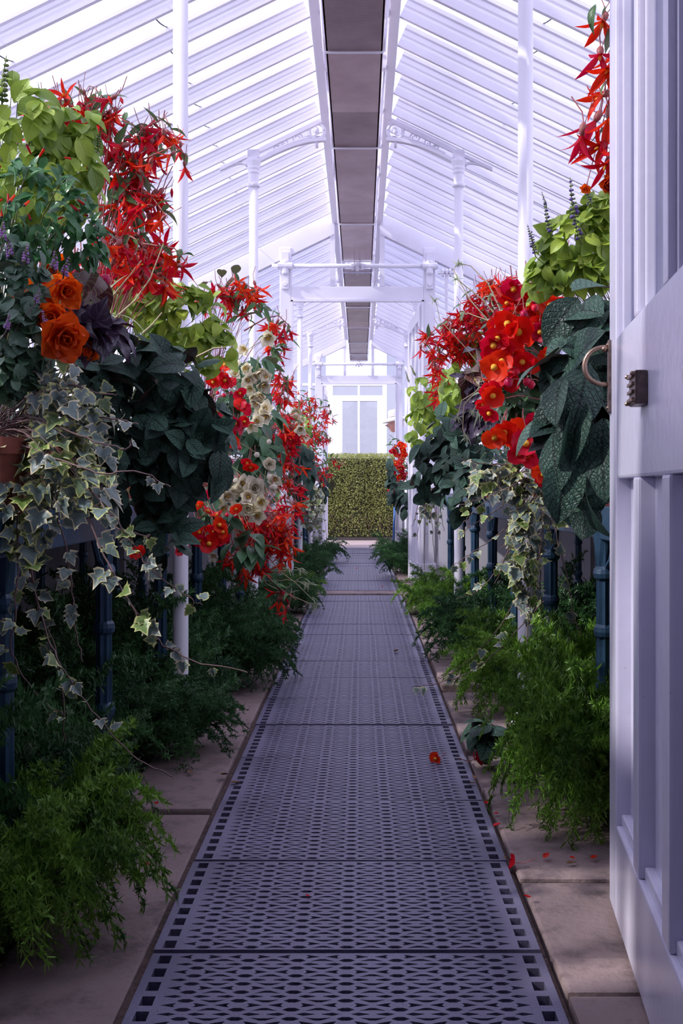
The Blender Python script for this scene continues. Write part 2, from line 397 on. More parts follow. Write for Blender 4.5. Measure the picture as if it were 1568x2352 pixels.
for s in (-1, 1):
    side = 'left' if s < 0 else 'right'
    rf = empty('roof_'+side, label='%s slope of the white glazed roof' % side, kind='structure')
    dep = .080 if s < 0 else .098
    ang = math.atan(SL)
    for i in range(NB):
        y = YB0+i*PITCH
        def mat(off, lift):
            # local x runs down the slope, y along the house, z up and out
            d = V((s, 0, -SL)).normalized(); up = V((SL*s, 0, 1)).normalized(); ya = V((0, 1, 0))
            p = V((XC+s*XR, y, ZR))+up*(dep+lift)+d*off
            m4 = Matrix((d, ya*1.0, up)).transposed().to_4x4(); m4.translation = p; return m4
        mk('glazing_bar', bars[s], rf, mat(0, 0))
        if i < NB-1:
            y += PITCH/2; L3 = (XE-XR)*ln/3
            for j in range(3): mk('pane', pm, rf, mat(j*L3, .008-.003*j))
    y0, y1 = 1.1, 15.35
    xb = XC+s*XR
    MB().box((min(xb, xb-s*.05), y0, ZR-.02), (max(xb, xb-s*.05), y1, ZR+.17)).build('ridge_beam', M['paint'], rf, bevel=.006)
    xe = XC+s*XE
    MB().box((min(xe, xe+s*.12), y0, zroof(XE)-.06), (max(xe, xe+s*.12), y1, zroof(XE)+.09)).build('eave_beam', M['paint'], rf, bevel=.006)
    for i in range(23):                                           # stay clips and vent gear along the ridge beam
        y = 1.7+i*.62; b = MB(); xi = XC+s*(XR-.05)
        b.box((min(xi, xi-s*.018), y, ZR-.03), (max(xi, xi-s*.018), y+.05, ZR+.10))
        b.tube([(xi-s*.012, y+.02, ZR+.09), (xi-s*.02, y+.16, ZR+.02), (xi-s*.02, y+.3, ZR+.08)], .006, 5)
        b.build('vent_stay', M['paint'], rf)
    b = MB(); b.tube([(XC+s*(XR-.075), y0, ZR+.04), (XC+s*(XR-.075), y1, ZR+.04)], .010, 6).build('vent_rod', M['paint'], rf)
    # ridge vents: framed glass that leans up to the ridge board
    for i in range(8):
        ya = 1.15+i*1.775; yb = ya+1.72; b = MB()
        pa = lambda t_, y_: V((XC+s*(XR-.02-t_*(XR-.05)), y_, ZR+.17+t_*.13))
        for (ta, tb, yc, yd) in ((0, .12, ya, yb), (.88, 1, ya, yb), (0, 1, ya, ya+.05), (0, 1, yb-.05, yb), (0, 1, (ya+yb)/2-.02, (ya+yb)/2+.02)):
            k = len(b.v); q = [pa(ta, yc), pa(tb, yc), pa(tb, yd), pa(ta, yd)]
            b.v += [tuple(x) for x in q]+[tuple(x+V((0, 0, .03))) for x in q]
            for f in ((0,3,2,1),(4,5,6,7),(0,1,5,4),(1,2,6,5),(2,3,7,6),(3,0,4,7)): b.f.append(tuple(k+z for z in f)); b.m.append(0)
        o = b.build('vent_frame', M['paint'], rf, recalc=True)
        b = MB(); b.v = [tuple(pa(.05, ya)+V((0, 0, .015))), tuple(pa(.95, ya)+V((0, 0, .015))), tuple(pa(.95, yb)+V((0, 0, .015))), tuple(pa(.05, yb)+V((0, 0, .015)))]; b.f = [(0, 1, 2, 3)]; b.m = [0]
        b.build('vent_pane', M['glass'], rf)
rb = MB().box((XC-.04, 1.1, ZR+.27), (XC+.04, 15.35, ZR+.36)).build('roof_ridge', M['paint'], None, bevel=.006); tag(rb, label='white ridge board along the top of the roof', kind='structure')
# side walls: low masonry and glazing above
for s in (-1, 1):
    side = 'left' if s < 0 else 'right'
    wl = empty('wall_'+side, label='low white wall with glazing above along the %s side' % side, kind='structure')
    x = XC+s*XE; a, b_ = min(x, x+s*.2), max(x, x+s*.2)
    MB().box((a, 1.1, -.05), (b_, 15.35, .82)).build('low_wall', M['shadewall'], wl)
    MB().box((a-.02, 1.1, .82), (b_+.02, 15.35, .88)).build('sill', M['paint'], wl, bevel=.01)
    for i in range(23):
        y = 1.2+i*.632
        MB().box((x+s*.04-.02, y, .88), (x+s*.04+.02, y+.04, zroof(XE)-.05)).build('mullion', M['paint'], wl)
    for i in range(22):
        y = 1.24+i*.632; b = MB(); b.v = [(x+s*.04, y, .88), (x+s*.04, y+.592, .88), (x+s*.04, y+.592, zroof(XE)-.06), (x+s*.04, y, zroof(XE)-.06)]; b.f = [(0, 1, 2, 3)]; b.m = [0]
        b.build('pane', M['fog'], wl)

# ------------------------------------------------------------------ glazed cross walls with doorways
OPN = .545; ZL = 2.41
def partition(idx, Y, label, xc=XC, front=False):
    p = empty('wall_'+idx, label=label, kind='structure')
    D = .10
    for s in (-1, 1):
        xi = xc+s*OPN; xo = xc+s*(OPN+.095)
        MB().box((min(xi, xo), Y, 0), (max(xi, xo), Y+D, zroof(OPN+.09)-.02)).build('post', M['paint'], p, bevel=.006)
        MB().box((min(xi, xo)-.015, Y-.015, 0), (max(xi, xo)+.015, Y+D+.015, .24)).build('plinth', M['paint'], p, bevel=.008)
        # clamp and bolts of the tie rod
        b = MB(); xm = (xi+xo)/2
        b.lathe([(.022, -.07), (.03, -.06), (.03, .03), (.024, .045)], 10, 0, (xm, Y-.03, 2.685))
        b.tube([(xm-.06, Y-.035, 2.685), (xm+.06, Y-.035, 2.685)], .03, 10)
        b.box((xm-.028, Y-.03, 2.50), (xm+.028, Y+.005, 2.80))
        b.build('rod_clamp', M['paint'], p, smooth=False)
        b = MB(); b.tube([(xm, Y-.05, 2.535), (xm, Y+.01, 2.535)], .017, 6); b.build('bolt', M['paint'], p)
        # barge board under the roof bars
        b = MB(); d0, d1 = XR-.02, XE
        b.prism([(d0, zroof(d0)-.12), (d1, zroof(d1)-.12), (d1, zroof(d1)+.05), (d0, zroof(d0)+.05)], lambda a, q, t_: (XC+s*a, t_, q), Y+.01, Y+D-.01)
        b.build('barge_board', M['paint'], p, recalc=True)
        # outer glazing and low panels
        edges = [OPN+.095, .98, 1.36, 1.74, XE]
        for a, c_ in zip(edges, edges[1:]):
            b = MB(); b.prism([(a+.0, .8), (c_, .8), (c_, zroof(c_)-.11), (a, zroof(a)-.11)], lambda q, r, t_: (XC+s*q, t_, r), Y+.045, Y+.047); b.build('pane', M['clear'], p, recalc=True)
            b = MB(); b.box((min(XC+s*(c_-.02), XC+s*(c_+.02)), Y+.02, .8), (max(XC+s*(c_-.02), XC+s*(c_+.02)), Y+.08, zroof(c_)-.10)); b.build('muntin', M['paint'], p)
        MB().box((min(XC+s*(OPN+.09), XC+s*XE), Y+.01, -.02), (max(XC+s*(OPN+.09), XC+s*XE), Y+D-.01, .8)).build('low_panel', M['paint'], p)
        MB().box((min(XC+s*(OPN+.09), XC+s*XE), Y, 1.46), (max(XC+s*(OPN+.09), XC+s*XE), Y+D-.02, 1.50)).build('transom', M['paint'], p)
        # muntins over the lintel
        MB().box((XC+s*.205-.02, Y+.02, ZL+.12), (XC+s*.205+.02, Y+.08, ZR-.03)).build('muntin', M['paint'], p)
        b = MB(); b.prism([(.225, ZL+.12), (OPN, ZL+.12), (OPN, zroof(OPN)-.11), (.225, zroof(.225)-.11)], lambda q, r, t_: (XC+s*q, t_, r), Y+.045, Y+.047); b.build('pane', M['clear'], p, recalc=True)
        # door stop moulding
        MB().box((min(xi, xi-s*.015), Y-.012, 0), (max(xi, xi-s*.015), Y+.03, ZL)).build('stop_bead', M['paint'], p)
    MB().box((XC-.185, Y+.045, ZL+.12), (XC+.185, Y+.047, ZR+.1)).build('pane', M['clear'], p)
    MB().box((xc-OPN, Y, ZL), (xc+OPN, Y+D, ZL+.115)).build('lintel', M['paint'], p, bevel=.006)
    MB().box((xc-OPN, Y-.012, ZL-.012), (xc+OPN, Y+.03, ZL+.006)).build('stop_bead', M['paint'], p)
    b = MB(); b.tube([(xc-.70, Y-.035, 2.685), (xc+.66, Y-.035, 2.685)], .0185, 10); b.build('tie_rod', M['paint'], p, smooth=True)
    b = MB(); b.tube([(xc-.05, Y-.035, 2.685), (xc-.03, Y-.035, 2.685)], .034, 10)
    b.tube([(xc-.012, Y-.035, 2.685), (xc+.012, Y-.035, 2.685)], .044, 12); b.tube([(xc+.03, Y-.035, 2.685), (xc+.05, Y-.035, 2.685)], .034, 10)
    b.box((xc-.02, Y-.05, 2.685), (xc+.02, Y-.02, 2.77)); b.build('rod_coupling', M['paint'], p)
    b = MB()
    for q in (-.03, 0, .03): b.tube([(xc+.73+q-.008, Y-.035, 2.63), (xc+.73+q+.008, Y-.035, 2.63)], .036, 10)
    b.tube([(xc+.66, Y-.035, 2.63), (xc+.80, Y-.035, 2.63)], .014, 6); b.tube([(xc+.73, Y-.035, 2.6), (xc+.73, Y-.035, 1.2)], .013, 6); b.build('pulley', M['paint'], p)
    return p
partition('front', 1.02, 'glazed front wall around the nearest doorway', XC-.045, True)
partition('middle', 8.60, 'white glazed cross wall with doorway half way along the house')
partition('back', 15.30, 'white glazed end wall with the far doorway')

def door(idx, hinge, free, label, hand=-1, hard=False, W=None):
    hinge = V(hinge); free = V(free); W = (free-hinge).length; xa = (free-hinge).normalized(); za = V((0, 0, 1)); ya = za.cross(xa)*1.0
    if ya.x*hand < 0: flip = -1
    else: flip = 1
    # local: x from hinge to free edge, y towards the path
    m4 = Matrix((xa, ya*flip, za)).transposed().to_4x4(); m4.translation = hinge
    d = empty('door_'+idx, label=label, kind='structure'); d.matrix_basis = m4
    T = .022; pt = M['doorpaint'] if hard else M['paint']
    def bx(name, s0, s1, z0, z1, y0=-T, y1=T, bev=.005, mat=pt): return MB().box((W-s1, y0, z0), (W-s0, y1, z1)).build(name, mat, d, bevel=bev)
    zt = 2.39; zm = 1.145; zp = .872
    bx('stile', 0, .105, .015, zt); bx('stile', W-.105, W, .015, zt)
    bx('bottom_rail', .105, W-.105, .015, .20); bx('mid_rail', .105, W-.105, zp, zm); bx('top_rail', .105, W-.105, zt-.11, zt)
    wid = (W-.21-.12)/3
    for i in range(3):
        a = .105+i*(wid+.06); b_ = a+wid
        if i < 2:
            bx('mullion', b_, b_+.06, .20, zp); bx('muntin', b_+.008, b_+.05, zm, zt-.11)
        bx('panel', a-.004, b_+.004, .196, zp+.004, -.016, -.006, 0)
        o = bx('panel_bead', a, b_, .20, .222, -.008, .012, .004)
        u0 = a-.008 if i else a; u1 = b_+.008 if i < 2 else b_
        bx('pane', u0, u1, zm, zt-.11, -.010, -.006, 0, M['clear'])
        for q in (u0, u1-.014): bx('glazing_bead', q, q+.014, zm, zt-.11, -.006, .010, .003)
    if hard:
        h = empty('door_handle', kind='thing'); h.parent = d
        del h['kind']
        MB().box((W-.034, T, 1.005), (W-.010, T+.006, 1.152)).build('plate', M['oldbrass'], h, bevel=.003)
        pts = []
        for i in range(15):
            a = i/14*pi*1.08; pts.append((W-.022, T+.006+.046*sin(a)**.8 if 0 < a < pi else T+.006, 1.100+.038*cos(a)))
        b = MB(); b.tube(pts, lambda u: .0052-.0012*abs(u-.5), 8); b.lathe([(.004, -.006), (.009, 0), (.004, .006)], 8, 0, (W-.022, T+.012, 1.134)); b.build('pull', M['bronze'], h, smooth=True)
        for z in (1.015, 1.142): MB().lathe([(.004, 0), (.003, .003)], 8, 0, (W-.022, T+.006, z), Matrix.Rotation(-pi/2, 3, 'X')).build('screw', M['bronze'], h)
        k = empty('rim_lock'); k.parent = d
        zc, sc_ = 1.012, .458
        MB().box((W-sc_-.034, T, zc-.027), (W-sc_+.034, T+.020, zc+.027)).build('lock_case', M['oldbrass'], k, bevel=.003)
        for i in range(4): MB().box((W-sc_-.026, T+.018, zc-.021+i*.0125), (W-sc_+.026, T+.0245, zc-.0155+i*.0125)).build('rib', M['bronze'], k, bevel=.001)
        for (q, r) in ((-1, -1), (-1, 1), (1, -1), (1, 1)): MB().lathe([(.0035, 0), (.0035, .007), (.002, .009)], 8, 0, (W-sc_+q*.029, T+.018, zc+r*.022), Matrix.Rotation(-pi/2, 3, 'X')).build('stud', M['bronze'], k)
    return d
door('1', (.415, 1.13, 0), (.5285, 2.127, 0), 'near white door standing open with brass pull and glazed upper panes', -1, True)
door('2', (.512, 8.74, 0), (.462, 9.72, 0), 'white door standing open beyond the middle doorway', -1)
door('3', (-.560, 15.44, 0), (-.535, 16.4, 0), 'white door standing open outside the far doorway', 1)

# unseen lobby added around the camera to darken the foreground: plain walls, flat ceiling
for nm, a, c_ in (('wall_added_left', (-1.5, -2.6, -.1), (-1.4, 1.02, 2.95)), ('wall_added_right', (1.35, -2.6, -.1), (1.45, 1.02, 2.95)), ('ceiling', (-1.5, -2.6, 2.85), (1.45, 1.0, 2.95)), ('wall_added_back', (-1.5, -2.7, -.1), (1.45, -2.6, 2.95)), ):
    o = MB().box(a, c_).build(nm, M['plaster']); tag(o, label='unseen plastered lobby %s added to shade the nearest doorway' % nm.split('_')[0], kind='structure')
# ------------------------------------------------------------------ columns with cast brackets
def column(x, y, s, label):
    c = empty('column', (x, y, 0), kind='structure', label=label, group=None)
    MB().lathe([(.052, 0), (.052, .05), (.040, .07), (.034, .11), (.028, .13), (.027, 1.2), (.027, 2.66)], 16).build('shaft', M['paint'], c, smooth=True)
    pr = [(.027, 2.57), (.037, 2.575), (.039, 2.587), (.037, 2.60), (.029, 2.605), (.030, 2.67), (.035, 2.68), (.036, 2.69), (.034, 2.70), (.039, 2.715), (.039, 2.725), (.036, 2.73), (.042, 2.755), (.046, 2.77), (.046, 2.785), (.038, 2.79), (.038, 2.80)]
    pr = [(r_, 2.655+(z-2.57)*.76) for r_, z in pr]
    MB().lathe(pr, 16).build('capital', M['paint'], c, smooth=False)
    b = MB(); b.prism([(-.035, 2.825), (.035, 2.825), (.035, zroof(x-XC)-.0-.018*s*0+.0), (-.035, zroof(x-XC)+.0)], lambda p, q, t_: (p, t_, q), -.03, .03); b.build('head_block', M['paint'], c, recalc=True, bevel=.004)
    # bracket to the ridge; local x towards the ridge is -s
    k = empty('bracket', (0, 0, 0)); k.parent = c
    dx = abs(x-XC); T = .011
    zr = lambda u: zroof(dx-u)                                    # u: distance from the column towards the ridge
    U = dx-XR+.03
    X = lambda u: -s*u
    def rib(f, w_, name, u0, u1, n=14, d=T):
        b = MB(); k0 = len(b.v)
        for i in range(n+1):
            u = u0+(u1-u0)*i/n; z = f(u)
            for (yy, zz) in ((-d, z), (d, z), (d, z+w_), (-d, z+w_)): b.v.append((X(u), yy, zz))
        for i in range(n):
            for j in range(4): a = k0+4*i+j; e = k0+4*i+(j+1) % 4; b.f.append((a, e, e+4, a+4)); b.m.append(0)
        b.f.append((k0, k0+1, k0+2, k0+3)); b.m.append(0); e = k0+4*n; b.f.append((e+3, e+2, e+1, e)); b.m.append(0)
        return b.build(name, M['paint'], k, recalc=True)
    arch = lambda u: 2.785+.145*sin(min(1, u/U)*pi/2)
    rib(arch, .022, 'arch_rib', .03, U, 16, .018)
    rib(lambda u: zr(u)-.030, .028, 'top_rib', .0, U)
    rib(lambda u: arch(u)+.03, .006, 'web_edge', .08, U*.92, 10, .006)
    b = MB(); cx_, cz = U-.055, 2.992
    ring = [(X(cx_+.046*cos(a)), 0, cz+.046*sin(a)) for a in [2*pi*i/20 for i in range(21)]]
    b.tube(ring, .010, 6); b.build('ring', M['paint'], k, smooth=True)
    b = MB(); b.lathe([(.004, -.02), (.016, -.01), (.012, .012), (.004, .022)], 8, 0, (X(cx_), 0, cz)); b.tube([(X(cx_), 0, cz-.04), (X(cx_), 0, cz-.10)], .009, 6); b.build('finial', M['paint'], k, smooth=True)
    for (uc, r0, hand) in ((U*.60, .033, 1), (U*.44, .026, -1), (U*.31, .018, 1)):
        zc = (arch(uc)+zr(uc))/2; pts = []
        for i in range(22):
            a = i/21*pi*3.0; r_ = r0*(1-.75*i/21); pts.append((X(uc+r_*cos(a)), 0, zc+hand*r_*sin(a)))
        pts = [(X(uc+r0*2.2), 0, zc+hand*.01)]+pts
        b = MB(); b.tube(pts, lambda u: .0065-.003*u, 5); b.build('scroll', M['paint'], k, smooth=True)
    # small outer bracket
    b = MB(); pts = []
    for i in range(9):
        u = -.03-.15*i/8; pts.append((X(u), 0, 2.775+(zr(u)-.02-2.775)*(i/8)**.45))
    b.tube(pts, .010, 6); b.build('outer_rib', M['paint'], k, smooth=True)
    b = MB(); b.box((min(X(-.0), X(-.20)), -.012, 0), (max(X(0), X(-.20)), .012, .02)); 
    b.v = [(vx, vy, vz+zr(abs(vx)*-1)-.025) for vx, vy, vz in b.v]; b.build('outer_top_rib', M['paint'], k)
    return c
cols = [(3.71, 'nearest'), (6.24, 'second'), (10.97, 'third'), (13.25, 'fourth')]
for y, nm in cols:
    for s in (-1, 1):
        column(XC+s*.612, y, s, 'slender white iron column, %s on the %s of the path' % (nm, 'left' if s < 0 else 'right'))

# ------------------------------------------------------------------ trays under the ridge
def tray(label, y0, y1, ys_, hs_):
    r = empty('ridge_tray', (XC, y0, 2.71), label=label, cat='tray')
    for i, (a, b_) in enumerate(zip(ys_, ys_[1:])):
        b = MB(); z = 0.004*(i % 2)
        b.box((-.119, a-y0, z), (.119, b_-y0-.004, z+.012)); b.box((-.121, a-y0, z), (-.113, b_-y0-.004, z+.05)); b.box((.113, a-y0, z), (.121, b_-y0-.004, z+.05))
        b.build('tray_sheet', M['tray'], r)
    for yy in hs_:
        b = MB(); q = yy-y0
        b.tube([(-.155, q, .42), (-.135, q, .10), (-.128, q, -.004), (-.118, q, -.010), (.118, q, -.010), (.128, q, -.004), (.135, q, .10), (.155, q, .42)], .0055, 6); b.build('hanger', M['paint'], r, smooth=True)
tray('brown sheet-metal tray hung under the ridge of the near house', 1.2, 8.5, [1.2, 3.05, 4.44, 5.15, 5.68, 6.75, 7.3, 8.0, 8.5], [1.6, 3.02, 4.42, 5.66, 7.28, 8.47])
tray('brown sheet-metal tray under the ridge seen beyond the middle doorway', 8.85, 15.05, [8.85, 9.7, 10.6, 11.6, 12.1, 13.2, 14.3, 15.05], [8.9, 10.6, 11.95, 13.2, 14.3, 15.03])

# ------------------------------------------------------------------ benches
def bench(s, y0, y1, legs, label):
    r = empty('plant_bench', (XC+s*1.2, y0, 0), label=label, cat='bench')
    ox = XC+s*1.2; xf = XC+s*.70; xb = XC+s*1.84
    a, b_ = min(xf, xb)-ox, max(xf, xb)-ox
    MB().box((a, 0, .765), (b_, y1-y0, .80)).build('bench_top', M['bench'], r)
    f = xf-ox
    MB().box((min(f, f-s*.02), 0, .715), (max(f, f-s*.02), y1-y0, .805)).build('front_rail', M['blue'], r, bevel=.004)
    pr = [(.030, .125), (.024, .13), (.031, .15), (.034, .165), (.030, .18), (.022, .187), (.022, .20), (.030, .215), (.032, .23), (.026, .245), (.0235, .25), (.0225, .44), (.029, .448), (.031, .46), (.029, .472), (.0225, .48), (.0225, .60), (.031, .608), (.033, .62), (.030, .632), (.024, .64), (.030, .72), (.034, .765)]
    def legmesh():
        b = MB(); b.box((-.035, -.035, 0), (.035, .035, .125))
        n = 16; k0 = len(b.v)
        for (r_, z) in pr:
            fl = abs(r_-.0225) < .0016 or abs(r_-.0235) < .001
            for j in range(n):
                a_ = 2*pi*(j+.5)/n; q = r_*(1.06 if j % 2 else .9) if fl else r_
                b.v.append((q*cos(a_), q*sin(a_), z))
        for i in range(len(pr)-1):
            for j in range(n): p = k0+i*n+j; q = k0+i*n+(j+1) % n; b.f.append((p, q, q+n, p+n)); b.m.append(0)
        return b.mesh('leg', M['blue'], recalc=True)
    lm = legmesh()
    for ly in legs:
        for row in (0, .95):
            o = mk('leg', lm, r); o.location = (f+s*(row+.0), ly-y0, 0)
            if row == 0:
                b = MB()
                for q in (-1, 1): b.tube([(f, ly-y0+q*.03, .64), (f, ly-y0+q*.07, .66), (f, ly-y0+q*.12, .72)], .008, 6)
                sp_ = b.build('spandrel', M['blue'], o); sp_.location = (-o.location.x, -o.location.y, 0)
        b = MB().box((min(f, f+s*.95)-.015, ly-y0-.015, .72), (max(f, f+s*.95)+.015, ly-y0+.015, .765)); b.build('cross_bar', M['blue'], r)
bench(-1, 1.3, 8.55, [2.12+.84*i for i in range(8)], 'long blue-legged iron plant bench left of the near path')
bench(1, 1.3, 8.55, [2.06+.82*i for i in range(8)], 'long blue-legged iron plant bench right of the near path')
bench(-1, 8.8, 15.2, [9.3+.84*i for i in range(7)], 'iron plant bench left of the path beyond the middle doorway')
bench(1, 8.8, 15.2, [9.3+.84*i for i in range(7)], 'iron plant bench right of the path beyond the middle doorway')
# ------------------------------------------------------------------ leaf and flower shapes (shared meshes)
def leafshape(name, L, W, mat, fold=.25, curl=.35, wmax=.42, tip=1.0, nu=8, nv=4, serr=0, ns=9, heart=0.0, wav=.0, seed=0, wobble=0):
    rr = random.Random(seed); b = MB(); ph = rr.uniform(0, 6)
    def fn(u, v):
        v2 = v*2-1
        w_ = sin(pi/2*u/wmax)**.72 if u < wmax else max(0, cos(pi/2*(u-wmax)/(1-wmax)))**(.82*tip)
        w_ = max(w_, .02)
        if serr: w_ *= 1-serr*((u*ns) % 1)*(abs(v2) > .9)
        x = v2*w_*W/2
        t_ = u*curl; y = L*(sin(t_)/max(curl, 1e-3) if curl else u); z = -L*(1-cos(t_))/max(curl, 1e-3)
        z += fold*abs(x)+wav*W*sin(u*9+ph+v2*1.5)*abs(v2)
        y -= heart*L*(1-u)**4*abs(v2)
        x += wobble*L*sin(u*3+ph)
        return (x, y, z)
    b.grid(nu, nv, fn)
    return b.mesh(name, mat, smooth=True)
def ivyshape(seed, L=1.0):
    rr = random.Random(seed)
    out = [(0, .10), (.20, -.10), (.40, .02), (.58, .22), (.40, .36), (.50, .60), (.30, .62), (.22, .74), (0, 1.05)]
    out = [(x*rr.uniform(.85, 1.12), y*rr.uniform(.92, 1.08)) for x, y in out]; out[0] = (0, .10); out[-1] = (0, out[-1][1])
    pts = out+[(-x*rr.uniform(.85, 1.1), y) for x, y in out[-2:0:-1]]
    b = MB(); n = len(pts); c = (0, .42); cur = rr.uniform(.15, .5); fo = rr.uniform(.15, .5)
    rim = []
    def zz(x, y): return fo*abs(x)-cur*y*y*.6+.05*sin(x*9+seed)
    for sc, rv in ((0, 0), (.55, .35), (.82, .72), (1, 1)):
        if sc == 0: b.v.append((0, c[1], zz(0, c[1]))); rim.append(0); continue
        for x, y in pts:
            q = (c[0]+(x-c[0])*sc, c[1]+(y-c[1])*sc); b.v.append((q[0], q[1], zz(*q))); rim.append(rv)
    for i in range(n): b.f.append((0, 1+i, 1+(i+1) % n)); b.m.append(0)
    for r_ in range(2):
        for i in range(n): a = 1+r_*n+i; e = 1+r_*n+(i+1) % n; b.f.append((a, a+n, e+n, e)); b.m.append(0)
    # petiole
    me = None
    k = len(b.v); b.tube([(0, .1, zz(0, .1)), (0, -.12, .03), (.02, -.35, -.02)], .018, 3, 1, False); rim += [0]*(len(b.v)-k)
    b.v = [(x*L, y*L, z*L) for x, y, z in b.v]
    me = b.mesh('ivy_leaf', [M['ivy'], M['vine']], smooth=True)
    at = me.attributes.new('rim', 'FLOAT', 'POINT'); at.data.foreach_set('value', rim)
    return me
def petal(b, ax, rad, L, W, open_, curl, m=0, cup=.2, off=0.0, ruf=0, ph=0, pw=.55, nu=5, nv=2, side=None):
    """a petal that starts at the flower centre, leans open_ from the axis and bends by curl"""
    sd = ax.cross(rad).normalized()
    def fn(u, v):
        v2 = v*2-1; a = open_+curl*u
        # integrate the bend
        n = 6; p = V((0, 0, 0))
        for i in range(n):
            aa = open_+curl*u*(i+.5)/n; p += (ax*cos(aa)+rad*sin(aa))*(L*u/n)
        w_ = (sin(min(1, u*1.02+.03)*pi)**pw) if pw else 1
        if pw > 1: w_ = (sin((u**.8)*pi*.97+.05))
        nrm = ax*sin(a)-rad*cos(a)
        q = p+sd*(v2*W/2*max(.06, w_))+nrm*(cup*W*(v2*v2-.3)*.5*w_ + (ruf*W*sin(v2*5+u*6+ph)*u))
        return q+ax*off
    return b.grid(nu, nv, fn, m)
YA = V((0, 1, 0))
def radials(n, ph=0): return [V((cos(2*pi*i/n+ph), 0, sin(2*pi*i/n+ph))) for i in range(n)]
def bolflower(seed):
    rr = random.Random(seed); b = MB(); n = rr.choice((4, 5, 5))
    op = rr.uniform(.25, .7)
    for i, r_ in enumerate(radials(n, rr.uniform(0, 3))):
        petal(b, YA, r_, rr.uniform(.050, .070), rr.uniform(.0095, .0145), op*rr.uniform(.6, 1.2), rr.uniform(.2, 1.0), 0, .5, .004, 0, 0, .8, 6, 2)
    b.lathe([(.002, -.012), (.006, -.006), (.006, .002), (.003, .010)], 6, 1, (0, 0, 0), Matrix.Rotation(-pi/2, 3, 'X'))
    b.tube([(0, -.010, 0), (.004, -.03, .008), (.002, -.055, .03)], .0011, 4, 1, False)
    b.lathe([(.0015, .008), (.0035, .018), (.001, .026)], 5, 2, (0, 0, 0), Matrix.Rotation(-pi/2, 3, 'X'))
    return b.mesh('narrow_flower', [M['red'], M['redstem'], M['yellow']], smooth=True)
def bud(mat, L=.03, Wd=.007):
    b = MB(); b.lathe([(.001, 0), (Wd*.7, L*.15), (Wd, L*.4), (Wd*.7, L*.75), (.0008, L)], 8, 0, (0, 0, 0), Matrix.Rotation(-pi/2, 3, 'X'))
    b.tube([(0, 0, 0), (.003, -.012, .006), (.002, -.03, .02)], .0011, 4, 1, False)
    for i in range(len(b.v)): b.uv[i] = (.9, .5)
    return b.mesh('bud', [mat, M['redstem']], smooth=True)
def roundflower(seed, mat):
    rr = random.Random(seed); b = MB(); ph = rr.uniform(0, 3)
    for i, r_ in enumerate(radials(4, ph)):
        big = i % 2 == 0
        petal(b, YA, r_, .036 if big else .030, .046 if big else .030, rr.uniform(1.0, 1.35), rr.uniform(-.3, .25), 0, .25, .002*i, .04, i, .5, 5, 4)
    b.lathe([(.001, .004), (.0065, .006), (.008, .011), (.005, .016), (.001, .018)], 8, 1, (0, 0, 0), Matrix.Rotation(-pi/2, 3, 'X'))
    b.tube([(0, -.002, 0), (.004, -.03, .008), (.002, -.06, .03)], .0014, 4, 2, False)
    return b.mesh('flower', [mat, M['yellow'], M['redstem']], smooth=True)
def doubleflower(seed, mat, sm=M['stem'], ruf=.08):
    rr = random.Random(seed); b = MB()
    for ring, (n, L, W, op, off) in enumerate(((5, .046, .046, 1.35, 0), (6, .040, .038, 1.0, .004), (6, .031, .030, .65, .008), (5, .022, .022, .3, .010))):
        for i, r_ in enumerate(radials(n, ring*.5+rr.uniform(0, .4))):
            petal(b, YA, r_, L*rr.uniform(.88, 1.1), W*rr.uniform(.9, 1.1), op+rr.uniform(-.12, .12), rr.uniform(-.35, .2), 0, .3, off, ruf, rr.uniform(0, 6), .5, 5, 4)
    b.tube([(0, 0, 0), (.004, -.03, .008), (.002, -.06, .03)], .0018, 4, 1, False)
    return b.mesh('double_flower', [mat, sm], smooth=True)
def bellflower(seed, mat):
    rr = random.Random(seed); b = MB()
    for ring, (n, L, W, op) in enumerate(((5, .046, .034, .62), (4, .040, .028, .35))):
        for i, r_ in enumerate(radials(n, ring*.6+rr.uniform(0, .4))):
            petal(b, YA, r_, L*rr.uniform(.9, 1.1), W, op+rr.uniform(-.1, .2), rr.uniform(.1, .6), 0, .4, 0, .03, i, .55, 5, 3)
    b.tube([(0, 0, 0), (.004, -.03, .008), (.002, -.06, .03)], .0018, 4, 1, False)
    b.lathe([(.001, .008), (.005, .016), (.002, .026)], 6, 2, (0, 0, 0), Matrix.Rotation(-pi/2, 3, 'X'))
    return b.mesh('bell_flower', [mat, M['stem'], M['yellow']], smooth=True)
def tubeflower():
    b = MB(); b.lathe([(.001, -.004), (.003, 0), (.0034, .012), (.0042, .022), (.003, .025)], 7, 0, (0, 0, 0), Matrix.Rotation(-pi/2, 3, 'X'))
    for i in range(len(b.v)): b.uv[i] = (.1, .5)
    b.lathe([(.004, .025), (.003, .028)], 7, 1, (0, 0, 0), Matrix.Rotation(-pi/2, 3, 'X'))
    return b.mesh('tube_flower', [M['red'], M['dark']], smooth=True)
def spike(n, L, fm, sm, seed, fs=.006, p=.6):
    rr = random.Random(seed); b = MB(); b.tube([(0, 0, 0), (.004, L*.5, .002), (0, L, 0)], lambda u: .0022-.0014*u, 5, 1)
    for i in range(n):
        u = .15+.85*i/n; a = i*2.4
        for k in range(3):
            a2 = a+k*2.1; q = V((cos(a2), .3, sin(a2))); c = V((0, L*u, 0))+q*(.006*(1.25-u))
            fl = rr.random() < p*(1-.5*u); s_ = fs*(1.3-u*.8)*(1.0 if fl else .7)
            b.lathe([(.0005, -s_), (s_*.8, -s_*.3), (s_*.7, s_*.5), (.0005, s_)], 5, 0 if fl else 2, tuple(c), Matrix.Rotation(a2, 3, 'Y'))
    return b.mesh('flower_spike', [fm, sm, M['spike']], smooth=True)
SH = {}
